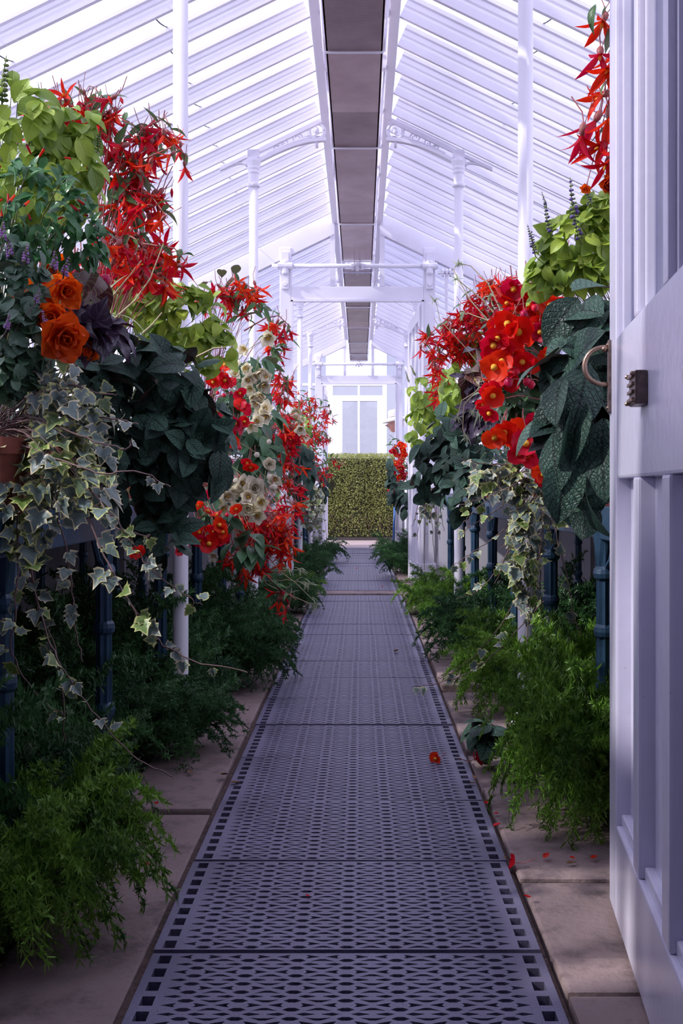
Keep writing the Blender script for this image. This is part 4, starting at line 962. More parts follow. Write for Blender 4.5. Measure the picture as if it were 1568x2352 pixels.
fl = [(1180, 660, 1.1), (1195, 680, 1.2), (1215, 690, 1), (1278, 698, 1.15), (1170, 740, 1.2), (1190, 758, 1.3), (1160, 735, 1.1), (1205, 770, 1), (1135, 790, 1.1), (1145, 775, 1), (1178, 802, 1.25), (1160, 790, 1), (1140, 842, 1.2), (1150, 830, 1.1), (1200, 828, 1), (1215, 835, .9), (1130, 905, 1), (1120, 890, .9), (1110, 925, .8), (1125, 945, .9), (1175, 985, 1.15), (1195, 1000, 1.25), (1235, 968, 1.15), (1140, 1000, 1.2), (1160, 990, 1.1), (1205, 1020, 1.2), (1215, 1040, 1.1), (1190, 1040, 1), (1182, 1015, 1.1), (1212, 1000, 1), (1245, 1085, .9), (1325, 1075, .9), (1315, 1065, .8), (1250, 1100, .8), (1220, 745, 1), (1240, 760, .9), (1310, 660, .9), (1360, 715, .8), (1255, 815, .8)]
p.at('flower', 'round', [(x, y, 3.12-.0004*(y-650)+R(-.06, .06), k) for x, y, k in fl], (1.05, 1.25), jit=.5)
p.scatter('flower', 'round', [(1175, 730, 3.15, 60, 70), (1150, 840, 3.15, 45, 60), (1190, 1000, 3.1, 60, 40), (1240, 700, 3.15, 60, 40)], 44, (.85, 1.2), .6, .1, .6, r0=.75)
p.at('bud', 'pinkbud', [(x, y, 3.05) for x, y in ((1212, 632), (1225, 640), (1235, 650), (1305, 590), (1315, 600), (1325, 605), (1228, 680), (1230, 700), (1292, 745), (1300, 750), (1355, 620), (1205, 715), (1260, 725), (1185, 850), (1210, 870), (1220, 875), (1190, 1025), (1240, 1050), (1165, 870))], (1.1, 1.7), down=.9)
p.scatter('leaf', 'beg', [(1190, 740, 3.25, 70, 70), (1230, 840, 3.2, 60, 70), (1190, 930, 3.2, 60, 60), (1160, 820, 3.3, 50, 60)], 110, (.8, 1.15), .55, .5, .5, r0=.3)
for q in ([(1400, 640, 2.9), (1330, 640, 2.95), (1270, 610, 3.0), (1215, 625, 3.0)], [(1400, 650, 2.9), (1340, 660, 2.95), (1290, 680, 3.0)], [(1390, 600, 2.9), (1350, 585, 2.95), (1310, 590, 3.0)], [(1290, 660, 3.0), (1230, 648, 3.0), (1190, 655, 3.05)]):
    p.stem([P(*z) for z in q], .0035)
p.done()
p = Plant('quilted_leaf_plant', 'plant of very large dark quilted leaves against the near door', 'plant', (.84, 2.45, BZ), 'potted plants on the right bench')
p.scatter('leaf', 'quilt', [(1360, 690, 2.45, 80, 50), (1390, 780, 2.4, 70, 90), (1320, 840, 2.38, 60, 90), (1300, 900, 2.36, 60, 60), (1340, 960, 2.36, 90, 90), (1380, 1040, 2.36, 60, 100), (1350, 1120, 2.36, 40, 60), (1440, 900, 2.45, 60, 200), (1280, 1010, 2.4, 30, 70)], 150, (.75, 1.3), .65, .5, .75, .55, r0=.6, tw=.15, norm=.6)
p.at('leaf', 'quilt', [(1290, 870, 2.28, 1.0), (1340, 930, 2.26, 1.25), (1310, 940, 2.27, 1.15), (1385, 970, 2.26, 1.5), (1350, 840, 2.28, 1.35), (1345, 1090, 2.26, 1.4), (1270, 1000, 2.28, 1.1), (1300, 1060, 2.27, 1.2)], (1, 1.05), V((-.25, -.35, -.75)), .2, .2, 0); p.done()
p = Plant('begonia', 'begonia with spidery red flowers left of the nearest right column', 'plant', (.78, 5.0, BZ), 'potted plants on the right bench', stemmat='redstem')
p.scatter('flower', 'bolf', [(1150, 665, 4.6, 45, 30), (1110, 700, 4.7, 50, 40), (1080, 750, 4.8, 60, 50), (1010, 790, 4.9, 40, 35), (1060, 800, 4.9, 50, 45)], 120, (.9, 1.2), .5, .6, .6, tw=.5, r0=.4, twr=.002)
p.scatter('leaf', 'bol', [(1130, 690, 4.7, 60, 50), (1070, 760, 4.9, 60, 70)], 60, (.8, 1.2), .6, .3, .6, r0=.3)
for br in ([(1100, 720, 4.8), (1040, 720, 4.8), (990, 765, 4.8), (970, 800, 4.8)], [(1080, 800, 4.9), (1020, 800, 4.85), (980, 850, 4.8)]): p.branch(br, 'bolf', 'bol', 6, 6)
p.done()
p = Plant('lime_coleus', 'lime-green plant between red begonias on the right bench', 'plant', (.76, 5.3, BZ), 'potted plants on the right bench')
p.scatter('leaf', 'lime', [(1075, 850, 5.0, 45, 70), (1045, 890, 5.1, 40, 40), (1100, 800, 4.9, 30, 40), (1040, 930, 5.2, 35, 35)], 130, (.85, 1.3), .5, .5, .5); p.done()
p = Plant('lime_coleus', 'lime-green plant hanging over the path by the middle doorway on the right', 'plant', (.72, 7.0, BZ), 'potted plants on the right bench')
p.scatter('leaf', 'lime', [(975, 910, 6.6, 40, 45), (960, 980, 6.6, 28, 55), (1000, 940, 6.7, 35, 60)], 150, (.95, 1.4), .5, .6, .5)
p.at('flower_spike', 'gspike', [(940, 880, 6.4, .8), (955, 865, 6.4, .8)], face=V((-.3, 0, 1)), down=0); p.done()
p = Plant('begonia', 'small red begonia in front of the right post of the middle doorway', 'plant', (.72, 6.2, BZ), 'potted plants on the right bench', stemmat='redstem')
p.scatter('flower', 'bolf', [(1010, 880, 6.0, 22, 30), (1005, 915, 6.0, 18, 20), (1000, 840, 6.1, 20, 25)], 34, (.9, 1.2), .5, .6, .6, tw=.4, r0=.3)
p.scatter('leaf', 'bol', [(1010, 880, 6.1, 25, 40)], 14, (.8, 1.1), .6, .3, .6, r0=.3); p.done()
p = Plant('quilted_leaf_plant', 'broad mound of dark quilted leaves on the right before the middle doorway', 'plant', (.74, 5.0, BZ), 'potted plants on the right bench')
p.scatter('leaf', 'quilt', [(1030, 990, 4.9, 60, 50), (1010, 1050, 4.9, 60, 60), (1060, 1060, 4.8, 60, 70), (980, 1100, 5.0, 35, 50), (1090, 1000, 4.7, 50, 50), (1060, 1130, 4.7, 50, 50), (1110, 1080, 4.5, 60, 70)], 240, (.55, .95), .7, .45, .75, .5, r0=.55, tw=.1, norm=.6); p.done()
p = Plant('begonia', 'rex begonia with ragged purple leaves among the right hand flowers', 'plant', (.76, 4.3, BZ), 'potted plants on the right bench')
p.scatter('leaf', 'rex', [(1120, 880, 4.0, 45, 40), (1110, 950, 4.0, 45, 40), (1090, 830, 4.1, 35, 30)], 36, (.85, 1.2), .7, .3, .5)
p.scatter('striped_leaf', 'rexgreen', [(1085, 860, 4.0, 25, 20)], 6, (.8, 1.1), .6, .3, .4); p.done()
p = Plant('spider_plant', 'spider plant with pale arching runners on the right bench', 'plant', (.76, 3.7, BZ), stemmat='straw')
for q in ([(1150, 770, 3.5), (1080, 690, 3.5), (1040, 620, 3.5), (1052, 606, 3.5)], [(1170, 760, 3.5), (1120, 650, 3.5), (1080, 610, 3.5), (1055, 606, 3.5)], [(1160, 750, 3.4), (1110, 690, 3.4), (1060, 650, 3.4), (1050, 640, 3.4)], [(1160, 765, 3.4), (1130, 740, 3.4), (1075, 720, 3.4), (1060, 722, 3.4)],
          [(1150, 930, 3.6), (1120, 865, 3.5), (1070, 800, 3.5), (1010, 735, 3.5), (1000, 690, 3.5)], [(1150, 890, 3.5), (1100, 890, 3.4), (1065, 930, 3.4), (1062, 985, 3.4), (1070, 1005, 3.4)], [(1150, 880, 3.5), (1100, 895, 3.4), (1060, 920, 3.4), (1050, 960, 3.4)], [(1140, 880, 3.5), (1100, 920, 3.4), (1085, 945, 3.4)], [(1170, 760, 3.4), (1130, 700, 3.4), (1125, 680, 3.4)]):
    w_ = [P(*z) for z in q]; p.stem(w_, .0021)
    e = q[-1]; p.scatter('blade', 'bladelet', [(e[0], e[1], e[2], 8, 6, .02)], 9, (.5, .9), .8, .1, .5, tw=0)
p.scatter('blade', 'blade', [(1165, 900, 3.5, 50, 30), (1180, 1050, 3.3, 40, 20)], 30, (.6, .95), .8, .1, .6, tw=0)
p.scatter('leaf', 'small', [(1175, 900, 3.3, 40, 50)], 70, (.7, 1.1), .6, .4, .6); p.done()
st = []
for i, (x0, y0, x1, y1, sag) in enumerate(((1240, 1060, 1060, 1200, -10), (1250, 1080, 1055, 1160, 5), (1240, 1070, 1060, 1125, 10), (1250, 1090, 1050, 1235, 0), (1260, 1100, 1040, 1300, 20), (1250, 1120, 1050, 1375, 60), (1240, 1260, 1000, 1560, 60), (1250, 1380, 950, 1577, 50), (1225, 1150, 1210, 1480, 0), (1215, 1120, 1190, 1400, 0), (1240, 1130, 1215, 1330, 0), (1230, 1150, 1250, 1480, 0), (1200, 1100, 1180, 1300, 0), (1250, 1100, 1240, 1300, 0), (1210, 1060, 1060, 1055, 10), (1235, 1140, 1230, 1420, 0), (1260, 1150, 1330, 1460, 10), (1220, 1100, 1130, 1340, 20), (1215, 1110, 1150, 1260, 10))):
    yd = 3.15+R(-.1, .1); a = [(x0, y0, yd+.12)]
    for u in (.3, .6, .85, 1): a.append((x0+(x1-x0)*u+R(-6, 6), y0+(y1-y0)*u+sag*sin(u*pi), yd-.05*u))
    st.append(a)
ivy('variegated_ivy', 'cream-edged ivy trailing in front of the nearest right column', (.72, 3.24, BZ), st, [(1200, 1090, 3.1, 70, 40, .06), (1215, 1160, 3.1, 50, 60, .05), (1200, 1260, 3.1, 35, 90, .05), (1130, 1110, 3.1, 50, 40, .06), (1205, 1340, 3.1, 30, 60, .05)], 170, (.55, 1.0), 'trailing ivies', 20)
p = Plant('begonia', 'farthest right begonia with round red flowers beyond the open middle door', 'plant', (.70, 11.0, BZ), stemmat='redstem')
p.scatter('flower', 'round', [(918, 1040, 10.4, 20, 25), (912, 1085, 10.3, 20, 35), (905, 1120, 10.3, 16, 20)], 60, (1.0, 1.3), .6, .2, .5, r0=.5, tw=.3)
p.scatter('leaf', 'beg', [(918, 1060, 10.5, 20, 40), (915, 1100, 10.5, 22, 40)], 40, (.9, 1.2), .5, .5, .5)
p.scatter('leaf', 'bol', [(905, 1020, 10.5, 15, 20)], 12, (.8, 1.2), .5, .3, .5); p.done()
p = Plant('quilted_leaf_plant', 'dark quilted leaves below the farthest right begonia', 'plant', (.70, 10.6, BZ))
p.scatter('leaf', 'quilt', [(895, 1085, 10.1, 14, 30), (915, 1130, 10.0, 25, 25), (930, 1150, 9.9, 15, 30)], 60, (.75, 1.05), .5, .7, .4, r0=.4, tw=.1); p.done()
ivy('trailing_ivy', 'thin ivy strands hanging from the right bench near the middle doorway', (.72, 5.9, BZ),
    [[(x, 1120, 5.5), (x+dx*.5, 1180, 5.45), (x+dx, 1180+l, 5.4)] for x, dx, l in ((970, -12, 60), (985, 12, 110), (1000, 2, 100), (1010, -8, 120), (965, -20, 30), (990, 20, 60), (1005, 14, 40), (978, -4, 130))], [(985, 1160, 5.5, 25, 30, .05)], 24, (.5, .85), 'trailing ivies', 18)
# plant standing on the slabs
p = Plant('quilted_leaf_plant', 'low dark quilted-leaf plant on the slabs beside the right hand fern', 'plant', (.44, 3.34, .0), None, False)
p.scatter('leaf', 'quilt', [(1120, 1690, 3.28, 35, 45, .06)], 16, (.65, .95), .7, .5, .4, r0=.4, tw=.8); p.done()

# ------------------------------------------------------------------ asparagus ferns under the benches
def frondmesh(seed, mat, L=.34, droop=1.2, dens=1.0, nl=.016, nw=.0026):
    rr = random.Random(seed); b = MB(); v, f, mm = b.v, b.f, b.m
    def main(u):
        a = 1.15-droop*1.5*u; return a
    pts = []; p = V((0, 0, 0)); n = 22
    for i in range(n+1):
        pts.append(p.copy()); a = main(i/n); p = p+V((rr.uniform(-.12, .12), cos(a), sin(a)))*(L/n)
    b.tube(pts, lambda u: .0016-.0009*u, 3, 0, False)
    def needles(q, d, k):
        for _ in range(k):
            r_ = V((rr.uniform(-1, 1), rr.uniform(-1, 1), rr.uniform(-1, 1))).normalized()
            e = (r_*.85+d*.55).normalized()*nl*rr.uniform(.6, 1.25); sd = e.cross(r_ if abs(r_.dot(e.normalized())) < .95 else V((1, 0, 0)))
            sd = sd.normalized()*nw*.5 if sd.length > 1e-7 else V((nw*.5, 0, 0))
            i = len(v); v.extend((tuple(q-sd), tuple(q+e*.5-sd*1.3), tuple(q+e), tuple(q+e*.5+sd*1.3), tuple(q+sd))); f.append((i, i+1, i+2, i+3, i+4)); mm.append(0)
    for i in range(3, n+1):
        d = (pts[i]-pts[i-1]).normalized(); needles(pts[i], d, int(4*dens))
        for sgn in (-1, 1):
            if rr.random() < .8*dens:
                l2 = rr.uniform(.03, .085)*(1.1-.6*i/n); q = pts[i].copy(); dd = (d*.6+V((sgn*rr.uniform(.5, 1), 0, rr.uniform(-.2, .5)))).normalized(); m_ = int(l2/.0085)
                q0 = q.copy()
                for k in range(m_):
                    dd = (dd+V((0, 0, -.06))+V((rr.uniform(-.1, .1), rr.uniform(-.1, .1), rr.uniform(-.1, .1)))).normalized(); q = q+dd*.0085; needles(q, dd, 4)
                sd = V((0, 0, .0007)); j = len(v); v.extend((tuple(q0-sd), tuple(q0+sd), tuple(q+sd*.5), tuple(q-sd*.5))); f.append((j, j+1, j+2, j+3)); mm.append(0)
    return b.mesh('frond', mat)
FR = {k: [frondmesh(i*3+j, M[m_], .34, d, 1.0, nl) for i, d in enumerate((.75, 1.05, 1.35, 1.65))] for j, (k, m_, nl) in enumerate((('b', 'fern', .018), ('d', 'fernd', .016), ('g', 'ferng', .010)))}
def fern(label, x, y, kind, n, rad, ht, spread=.10, name='asparagus_fern', z=-.02, dirx=None):
    r = empty(name, (x, y, z), label=label, cat='fern', group='ferns beneath the benches')
    rad *= 1.15; ht *= 1.12; n = int(n*1.2)
    for i in range(n):
        a = i*2.39996+R(-.3, .3); q = math.sqrt((i+.5)/n)*spread
        me = FR[kind][rng.randrange(4)]
        k = R(.7, 1.1)
        tilt = R(-.25, .75)*1.0
        k *= .92
        m4 = Matrix.Translation(V((q*cos(a), q*sin(a), R(0, .35)*ht))) @ Matrix.Rotation(a-pi/2+R(-.3, .3), 4, 'Z') @ Matrix.Rotation(tilt*.6, 4, 'X') @ Matrix.Diagonal(V((k, k*rad/.25, k*ht/.24, 1)))
        mk('frond', me, r, m4)
    return r
fern('bright asparagus fern spreading over the slabs at the lower left corner', -.74, 2.02, 'b', 162, 0.17, 0.31, 0.20)
fern('fine grey-green fern behind the first blue leg on the left', -.74, 2.42, 'g', 75, 0.13, 0.29, 0.14, 'fine_fern')
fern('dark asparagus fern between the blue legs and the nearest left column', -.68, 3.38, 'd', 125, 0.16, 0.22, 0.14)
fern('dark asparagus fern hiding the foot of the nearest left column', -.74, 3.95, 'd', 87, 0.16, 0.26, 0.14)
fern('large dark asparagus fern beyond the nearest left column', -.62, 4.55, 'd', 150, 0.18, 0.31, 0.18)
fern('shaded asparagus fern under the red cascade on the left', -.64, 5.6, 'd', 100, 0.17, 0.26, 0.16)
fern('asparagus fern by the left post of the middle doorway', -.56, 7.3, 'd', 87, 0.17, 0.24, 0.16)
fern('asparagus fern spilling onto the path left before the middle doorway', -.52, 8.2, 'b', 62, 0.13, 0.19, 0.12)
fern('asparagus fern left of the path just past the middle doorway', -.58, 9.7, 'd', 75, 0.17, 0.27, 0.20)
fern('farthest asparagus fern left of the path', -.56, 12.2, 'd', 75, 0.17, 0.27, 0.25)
fern('large bright asparagus fern beside the open near door', .69, 2.74, 'b', 187, 0.17, 0.39, 0.19)
fern('asparagus fern behind the large bright one on the right', .80, 3.5, 'b', 100, 0.17, 0.36, 0.15)
fern('asparagus fern around the nearest right column', .70, 4.2, 'b', 112, 0.18, 0.29, 0.18)
fern('asparagus fern between the two right columns', .66, 5.2, 'd', 100, 0.18, 0.29, 0.20)
fern('asparagus fern at the foot of the second right column', .66, 6.2, 'b', 75, 0.17, 0.27, 0.20)
fern('asparagus fern spilling out before the right post of the middle doorway', .60, 7.2, 'b', 87, 0.16, 0.29, 0.20)
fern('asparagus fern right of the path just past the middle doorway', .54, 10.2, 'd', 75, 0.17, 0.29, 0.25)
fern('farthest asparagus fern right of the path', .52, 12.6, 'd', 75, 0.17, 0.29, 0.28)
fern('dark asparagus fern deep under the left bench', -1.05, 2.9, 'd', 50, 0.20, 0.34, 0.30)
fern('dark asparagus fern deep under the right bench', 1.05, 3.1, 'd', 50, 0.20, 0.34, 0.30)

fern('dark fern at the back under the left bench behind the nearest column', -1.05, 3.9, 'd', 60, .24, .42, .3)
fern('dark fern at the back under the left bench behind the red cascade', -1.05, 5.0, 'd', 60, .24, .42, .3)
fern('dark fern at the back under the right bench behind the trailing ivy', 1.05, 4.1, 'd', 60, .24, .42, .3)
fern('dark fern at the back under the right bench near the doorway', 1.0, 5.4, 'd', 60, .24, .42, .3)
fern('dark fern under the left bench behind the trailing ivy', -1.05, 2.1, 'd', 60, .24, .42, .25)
# ------------------------------------------------------------------ fallen petals and leaves
def fallen(kind, px, py, sc=1, label='', nm='fallen_flower', cat='flower'):
    g = G(px, py, .004 if kind != 'x' else 0)
    me = SH[kind][rng.randrange(len(SH[kind]))]
    o = bpy.data.objects.new(nm, me); C.objects.link(o)
    d = V((R(-1, 1), R(-1, 1), .15)).normalized()
    o.matrix_basis = Matrix.Translation(g+V((0, 0, .012*sc))) @ frame(d, V((0, 0, 1))) @ Matrix.Scale(sc, 4)
    tag(o, label, cat, 'fallen flowers and petals')
def flatpetal(seed, mat, L=.022, W=.016):
    b = MB(); rr = random.Random(seed)
    petal(b, V((0, 0, 1)), V((0, 1, 0)), L, W, 1.45, rr.uniform(-.4, .2), 0, .5, .002, .06, seed, .6, 4, 3)
    return b.mesh('fallen_petal', mat, smooth=True)
SH['petal'] = [flatpetal(i, M['crimson']) for i in range(3)]
SH['dry'] = [flatpetal(i+5, M['brownleaf'], .026, .014) for i in range(2)]
SH['yleaf'] = [flatpetal(8, M['yellowleaf'], .05, .035)]
def fpetal(kind, px, py, sc, label, nm, cat):
    o = bpy.data.objects.new(nm, SH[kind][rng.randrange(len(SH[kind]))]); C.objects.link(o)
    o.location = G(px, py, .006)+V((0, 0, .001)); o.rotation_euler = (R(-.2, .2), R(-.2, .2), R(0, 6)); o.scale = (sc,)*3; tag(o, label, cat, 'fallen flowers and petals')
fallen('round', 1003, 1750, .75, 'red flower fallen on the grating right of centre')
fallen('round', 1090, 1752, .85, 'larger red flower fallen on the rim of the path')
fallen('round', 1182, 1990, .7, 'red flower with stalk fallen on the slabs near the door')
for i, (x, y, k, l) in enumerate(((1120, 1843, .9, 'red petal on the slab edge below the fallen red flowers'), (1133, 1870, .7, 'small red petal on the slab edge beside the path rim'), (1134, 1900, 1.0, 'red petal lying at the seam of two grating panels on the right'), (1248, 1973, .9, 'red petal on the slab in front of the large fern'), (1357, 1974, .8, 'red petal closest to the foot of the near door'), (1320, 1974, .6, 'small dark red petal between two others near the door'), (1220, 2063, .8, 'lone red petal low on the right slabs'), (996, 1507, .9, 'red petal on the slabs beside the yellow leaf'), (710, 2058, .6, 'tiny pink petal on the grating left of centre'), (345, 1987, .8, 'red petal lowest on the left slabs'), (352, 1846, .9, 'dark red petal on the left slab near the blue leg'), (820, 1307, 1.2, 'red petal on the path before the far doorway'), (752, 1340, 1.2, 'red petal on the left of the path by the middle threshold'), (880, 1348, 1.2, 'red petal on the right of the path by the middle threshold'))):
    fpetal('petal', x, y, k, l, 'fallen_petal', 'petal')
for (x, y, k, l) in ((1075, 1800, 1, 'orange-brown dry leaf on the right path rim'), (1092, 1790, .8, 'dry leaf beside the orange-brown one on the rim'), (270, 1856, .8, 'brown dry leaf left on the slab below the blue leg'), (520, 1782, 1.6, 'curled dry leaf at the left rim of the path'), (528, 1800, 1.2, 'dry leaf below the curled one at the left rim'), (368, 1880, .6, 'small brown scrap on the left slab'), (1300, 1985, .9, 'brown scrap on the slab by the door'), (1165, 1970, .9, 'brown dry leaf by the fallen red flower with stalk'), (440, 1778, 1.0, 'dark dry leaf under the dark fern on the left'), (330, 1782, 1.0, 'dark dry leaf beside the foot of the blue leg')):
    fpetal('dry', x, y, k, l, 'dry_leaf', 'leaf')
fpetal('yleaf', 905, 1497, .8, 'yellow leaf lying on the grating near the right rim', 'fallen_leaf', 'leaf')

# ------------------------------------------------------------------ outside: hedge, glasshouse, visitor
h = empty('hedge', (0, 18.2, 0), label='clipped green box hedge beyond the far doorway', cat='hedge')
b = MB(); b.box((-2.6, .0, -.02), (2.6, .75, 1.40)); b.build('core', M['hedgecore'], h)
b = MB(); rr = random.Random(4)
for i in range(22000):
    x = rr.uniform(-1.5, 1.5)
    if rr.random() < .85: q = V((x, -.06+rr.uniform(-.05, .04)+.03*noise.noise(V((x*4, i*0, 0))), rr.uniform(.04, 1.46)))
    else: q = V((x, rr.uniform(-.05, .5), 1.43+rr.uniform(-.03, .05)+.02*noise.noise(V((x*5, 3, 0)))))
    if rr.random() < max(0, .55-q.z*1.3) or noise.noise(V((x*3, q.z*3, 1))) > .62: continue
    d = V((rr.uniform(-1, 1), rr.uniform(-1, .2), rr.uniform(-.3, 1))).normalized()*rr.uniform(.022, .040); sd = d.cross(V((rr.uniform(-1, 1), rr.uniform(-1, 1), rr.uniform(-1, 1)))).normalized()*.010
    k = len(b.v); b.v += [tuple(q), tuple(q+d*.5+sd), tuple(q+d), tuple(q+d*.5-sd)]; b.f.append((k, k+1, k+2, k+3)); b.m.append(0)
o = b.build('foliage', M['hedge'], h); o['kind'] = 'stuff'
b = MB()
for i in range(60):
    x = -1.4+2.8*i/59+rr.uniform(-.02, .02); b.tube([(x, .02+rr.uniform(-.04, .1), -.03), (x+rr.uniform(-.06, .06), -.02, .2), (x+rr.uniform(-.12, .12), -.04, .42)], .006, 4)
o = b.build('trunk', M['vine'], h); o['kind'] = 'stuff'
MB().box((-2.6, -.22, -.03), (2.6, -.19, .03)).build('edging', M['dark'], h)
g = empty('glasshouse', (0, 22, 0), label='white glasshouse front with double panelled glass door behind the hedge', cat='building')
YG = 22.0; sc = YG/F
def gx(px): return (px-CX)*sc
def gz(py): return H+(CY-py)*sc
def gbox(nm, x0, x1, y0, y1, d=.12, m_='paint', yo=0): return MB().box((gx(x0), yo, gz(y1)), (gx(x1), yo+d, gz(y0))).build(nm, M[m_], g)
for a, c_ in ((764, 783), (876, 878)): gbox('door_post', a, c_, 921, 1230)
for a, c_ in ((560, 572), (660, 670), (748, 764), (878, 888), (990, 1000), (1090, 1100)): gbox('mullion', a, c_, 800, 1230)
gbox('lintel', 764, 878, 908, 921); gbox('transom', 560, 748, 880, 886); gbox('transom', 764, 878, 880, 886); gbox('muntin', 821, 826, 921, 1230); gbox('muntin', 821, 826, 886, 908); gbox('eave', 540, 1120, 790, 800); gbox('stile', 783, 786, 921, 1230, .1); gbox('stile', 866, 876, 921, 1230, .1)
for a, c_ in ((572, 660), (670, 748), (888, 990), (1000, 1090)): gbox('pane', a, c_, 800, 1100, .01, 'whitewash', .06)
for a, c_ in ((784, 821), (826, 868)): gbox('pane', a, c_, 921, 1230, .01, 'whitewash', .06); 
for a, c_ in ((764, 821), (826, 880)): gbox('pane', a, c_, 886, 908, .01, 'whitewash', .06)
gbox('plinth', 560, 770, 1100, 1230, .1); gbox('plinth', 890, 1100, 1100, 1230, .1)

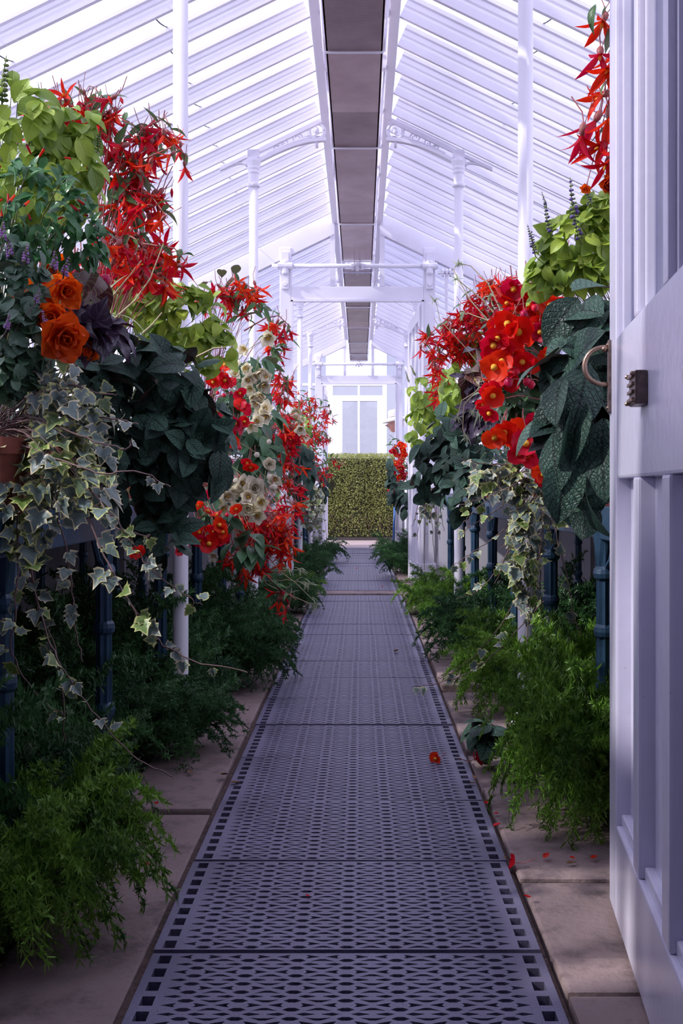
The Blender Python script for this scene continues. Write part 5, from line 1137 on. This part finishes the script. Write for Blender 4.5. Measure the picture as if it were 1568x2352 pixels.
def person():
    Y = 16.9; k = F/Y
    cx = (917-CX)/k; r = empty('person', (cx, Y, -.02), label='visitor in a pale sun hat walking left behind the far door post', cat='person')
    HT = 1.66                                                     # chin height
    chin = H+(CY-990)/k
    f = chin/1.50                                                  # figure scale
    bm = bmesh.new(); me = bpy.data.meshes.new('body_skeleton')
    J = [((0, 0, .95), .15), ((0, 0, 1.12), .14), ((-.01, 0, 1.32), .15), ((-.02, 0, 1.44), .07), ((-.035, 0, 1.53), .058), ((-.05, 0, 1.60), .075),
         ((-.01, -.17, 1.38), .062), ((.02, -.22, 1.12), .048), ((-.12, -.20, .92), .036), ((-.17, -.19, .86), .03),
         ((-.01, .17, 1.38), .062), ((.05, .22, 1.12), .048), ((-.02, .23, .90), .036), ((-.06, .23, .83), .03),
         ((-.01, -.09, .88), .095), ((-.12, -.10, .50), .065), ((-.10, -.10, .10), .042), ((-.14, -.10, .04), .042), ((-.26, -.10, .035), .035),
         ((.01, .09, .88), .095), ((.06, .10, .50), .065), ((.20, .10, .13), .042), ((.19, .10, .05), .042), ((.08, .10, .035), .035)]
    E = [(0, 1), (1, 2), (2, 3), (3, 4), (4, 5), (2, 6), (6, 7), (7, 8), (8, 9), (2, 10), (10, 11), (11, 12), (12, 13), (0, 14), (14, 15), (15, 16), (16, 17), (17, 18), (0, 19), (19, 20), (20, 21), (21, 22), (22, 23)]
    me.from_pydata([tuple(x*f for x in p_) for p_, _ in J], E, [])
    o = bpy.data.objects.new('body_tmp', me); C.objects.link(o)
    o.modifiers.new('skin', 'SKIN'); sv = me.skin_vertices[0].data
    for i, (_, ra) in enumerate(J): sv[i].radius = (ra*f, ra*f)
    sv[0].use_root = True
    ss = o.modifiers.new('sub', 'SUBSURF'); ss.levels = 2
    dg = bpy.context.evaluated_depsgraph_get(); dg.update(); em = bpy.data.meshes.new_from_object(o.evaluated_get(dg))
    bpy.data.objects.remove(o)
    # head: a shaped ellipsoid with brow, nose, lips, chin and ears, fused with the body below
    b = MB(); nu, nv = 56, 44; hc = V((-.055, 0, 1.615))
    def head(u, v):
        th = 2*pi*u; ph = pi*(v-.5); x = -cos(th)*cos(ph); y = sin(th)*cos(ph); z = sin(ph)
        rx = .098; ry = .075; rz = .118
        q = V((x*rx, y*ry, z*rz)); fr = max(0, -x)*math.exp(-(y/.24)**2)
        q.x -= fr*(.050*math.exp(-((z+.22)/.12)**2)+.010*math.exp(-((z-.22)/.12)**2)+.016*math.exp(-((z+.50)/.09)**2)+.024*math.exp(-((z+.86)/.14)**2)-.018*math.exp(-((z+.40)/.06)**2)-.014*math.exp(-((z-.06)/.06)**2))
        q.x += max(0, x)*(.012 if z > -.4 else -.02*(z+.4))
        ear = math.exp(-((abs(th-pi/2) if th < pi else abs(th-1.5*pi))/.16)**2-((z+.05)/.22)**2); q.y += ear*.018*(1 if y > 0 else -1)
        return (q+hc)*f
    b.grid(nu, nv, head)
    hm = b.mesh('head', M['skin'])
    bm.from_mesh(em); bm.from_mesh(hm); bmesh.ops.remove_doubles(bm, verts=bm.verts, dist=.0008)
    bm2 = bpy.data.meshes.new('body'); bm.to_mesh(bm2); bm.free()
    t_ = bpy.data.objects.new('remesh_tmp', bm2); C.objects.link(t_)
    rm = t_.modifiers.new('r', 'REMESH'); rm.mode = 'VOXEL'; rm.voxel_size = .0065
    sm = t_.modifiers.new('s', 'SMOOTH'); sm.iterations = 1; sm.factor = .4
    dg.update(); bm3 = bpy.data.meshes.new_from_object(t_.evaluated_get(bpy.context.evaluated_depsgraph_get())); bpy.data.objects.remove(t_)
    bm3.name = 'body'; bm3.materials.clear()
    for q in ('skin', 'shirt', 'trousers', 'hat', 'trousers'): bm3.materials.append(M[q])
    mi = []
    for pl in bm3.polygons:
        c = pl.center/f
        arm = abs(c.y) > .165
        hz_ = (c.z-1.615)/.118
        if c.z > 1.5 and c.x < -.12 and (-.40 < hz_ < -.27) and abs(c.y) < .03: mi.append(4); continue
        if c.z > 1.6 and c.x < -.125 and (.16 < hz_ < .28) and .012 < abs(c.y) < .05: mi.append(4); continue
        mi.append(3 if c.z < .075 else (2 if c.z < .98 and not arm else (0 if (arm and c.z < 1.15) or c.z > 1.465 else 1)))
    bm3.polygons.foreach_set('material_index', mi); bm3.polygons.foreach_set('use_smooth', [True]*len(mi))
    mk('body', bm3, r)
    # sun hat
    b = MB(); n = 28; prof = [(.200, -.058), (.140, -.016), (.108, .0), (.106, .012), (.102, .075), (.088, .098), (.05, .104), (.004, .106)]
    hz = V((-.045, 0, 1.705)); T = Matrix.Rotation(-.14, 3, 'Y')
    b.lathe([(r_*f, z*f) for r_, z in prof], n, 0, tuple(hz*f), T); b.lathe([(.109*f, .004*f), (.1075*f, .022*f)], n, 1, tuple(hz*f), T)
    b.v = [(x, y*.9, z) for x, y, z in b.v]
    hat = b.build('sun_hat', [M['hat'], M['hat']], r, smooth=True)
    for x in (.03, .05): MB().lathe([(.007*f, 0), (.006*f, .004*f)], 8, 0, tuple((hz+V((x, -.094, .05)))*f), Matrix.Rotation(pi/2, 3, 'X')).build('eyelet', M['dark'], hat)
    for s in (-1, 1): 
        MB().lathe([(.003*f, -.008*f), (.008*f, 0), (.003*f, .008*f)], 8, 0, tuple((hc+V((-.085, s*.034, .018)))*f)).build('eye', M['dark'], r)
person()

b = MB(); pts = [P(906, 1165, 15.2), P(905.5, 1190, 15.15), P(904, 1212, 15.15), P(904, 1240, 15.15)]; pts[-1].z = 0.0
b.tube([q for q in pts], .016, 8); o = b.build('blue_pipe', simple('blue_plastic', (.06, .16, .42), .4), smooth=True); tag(o, 'blue plastic pipe upright against the far right door post', 'pipe')
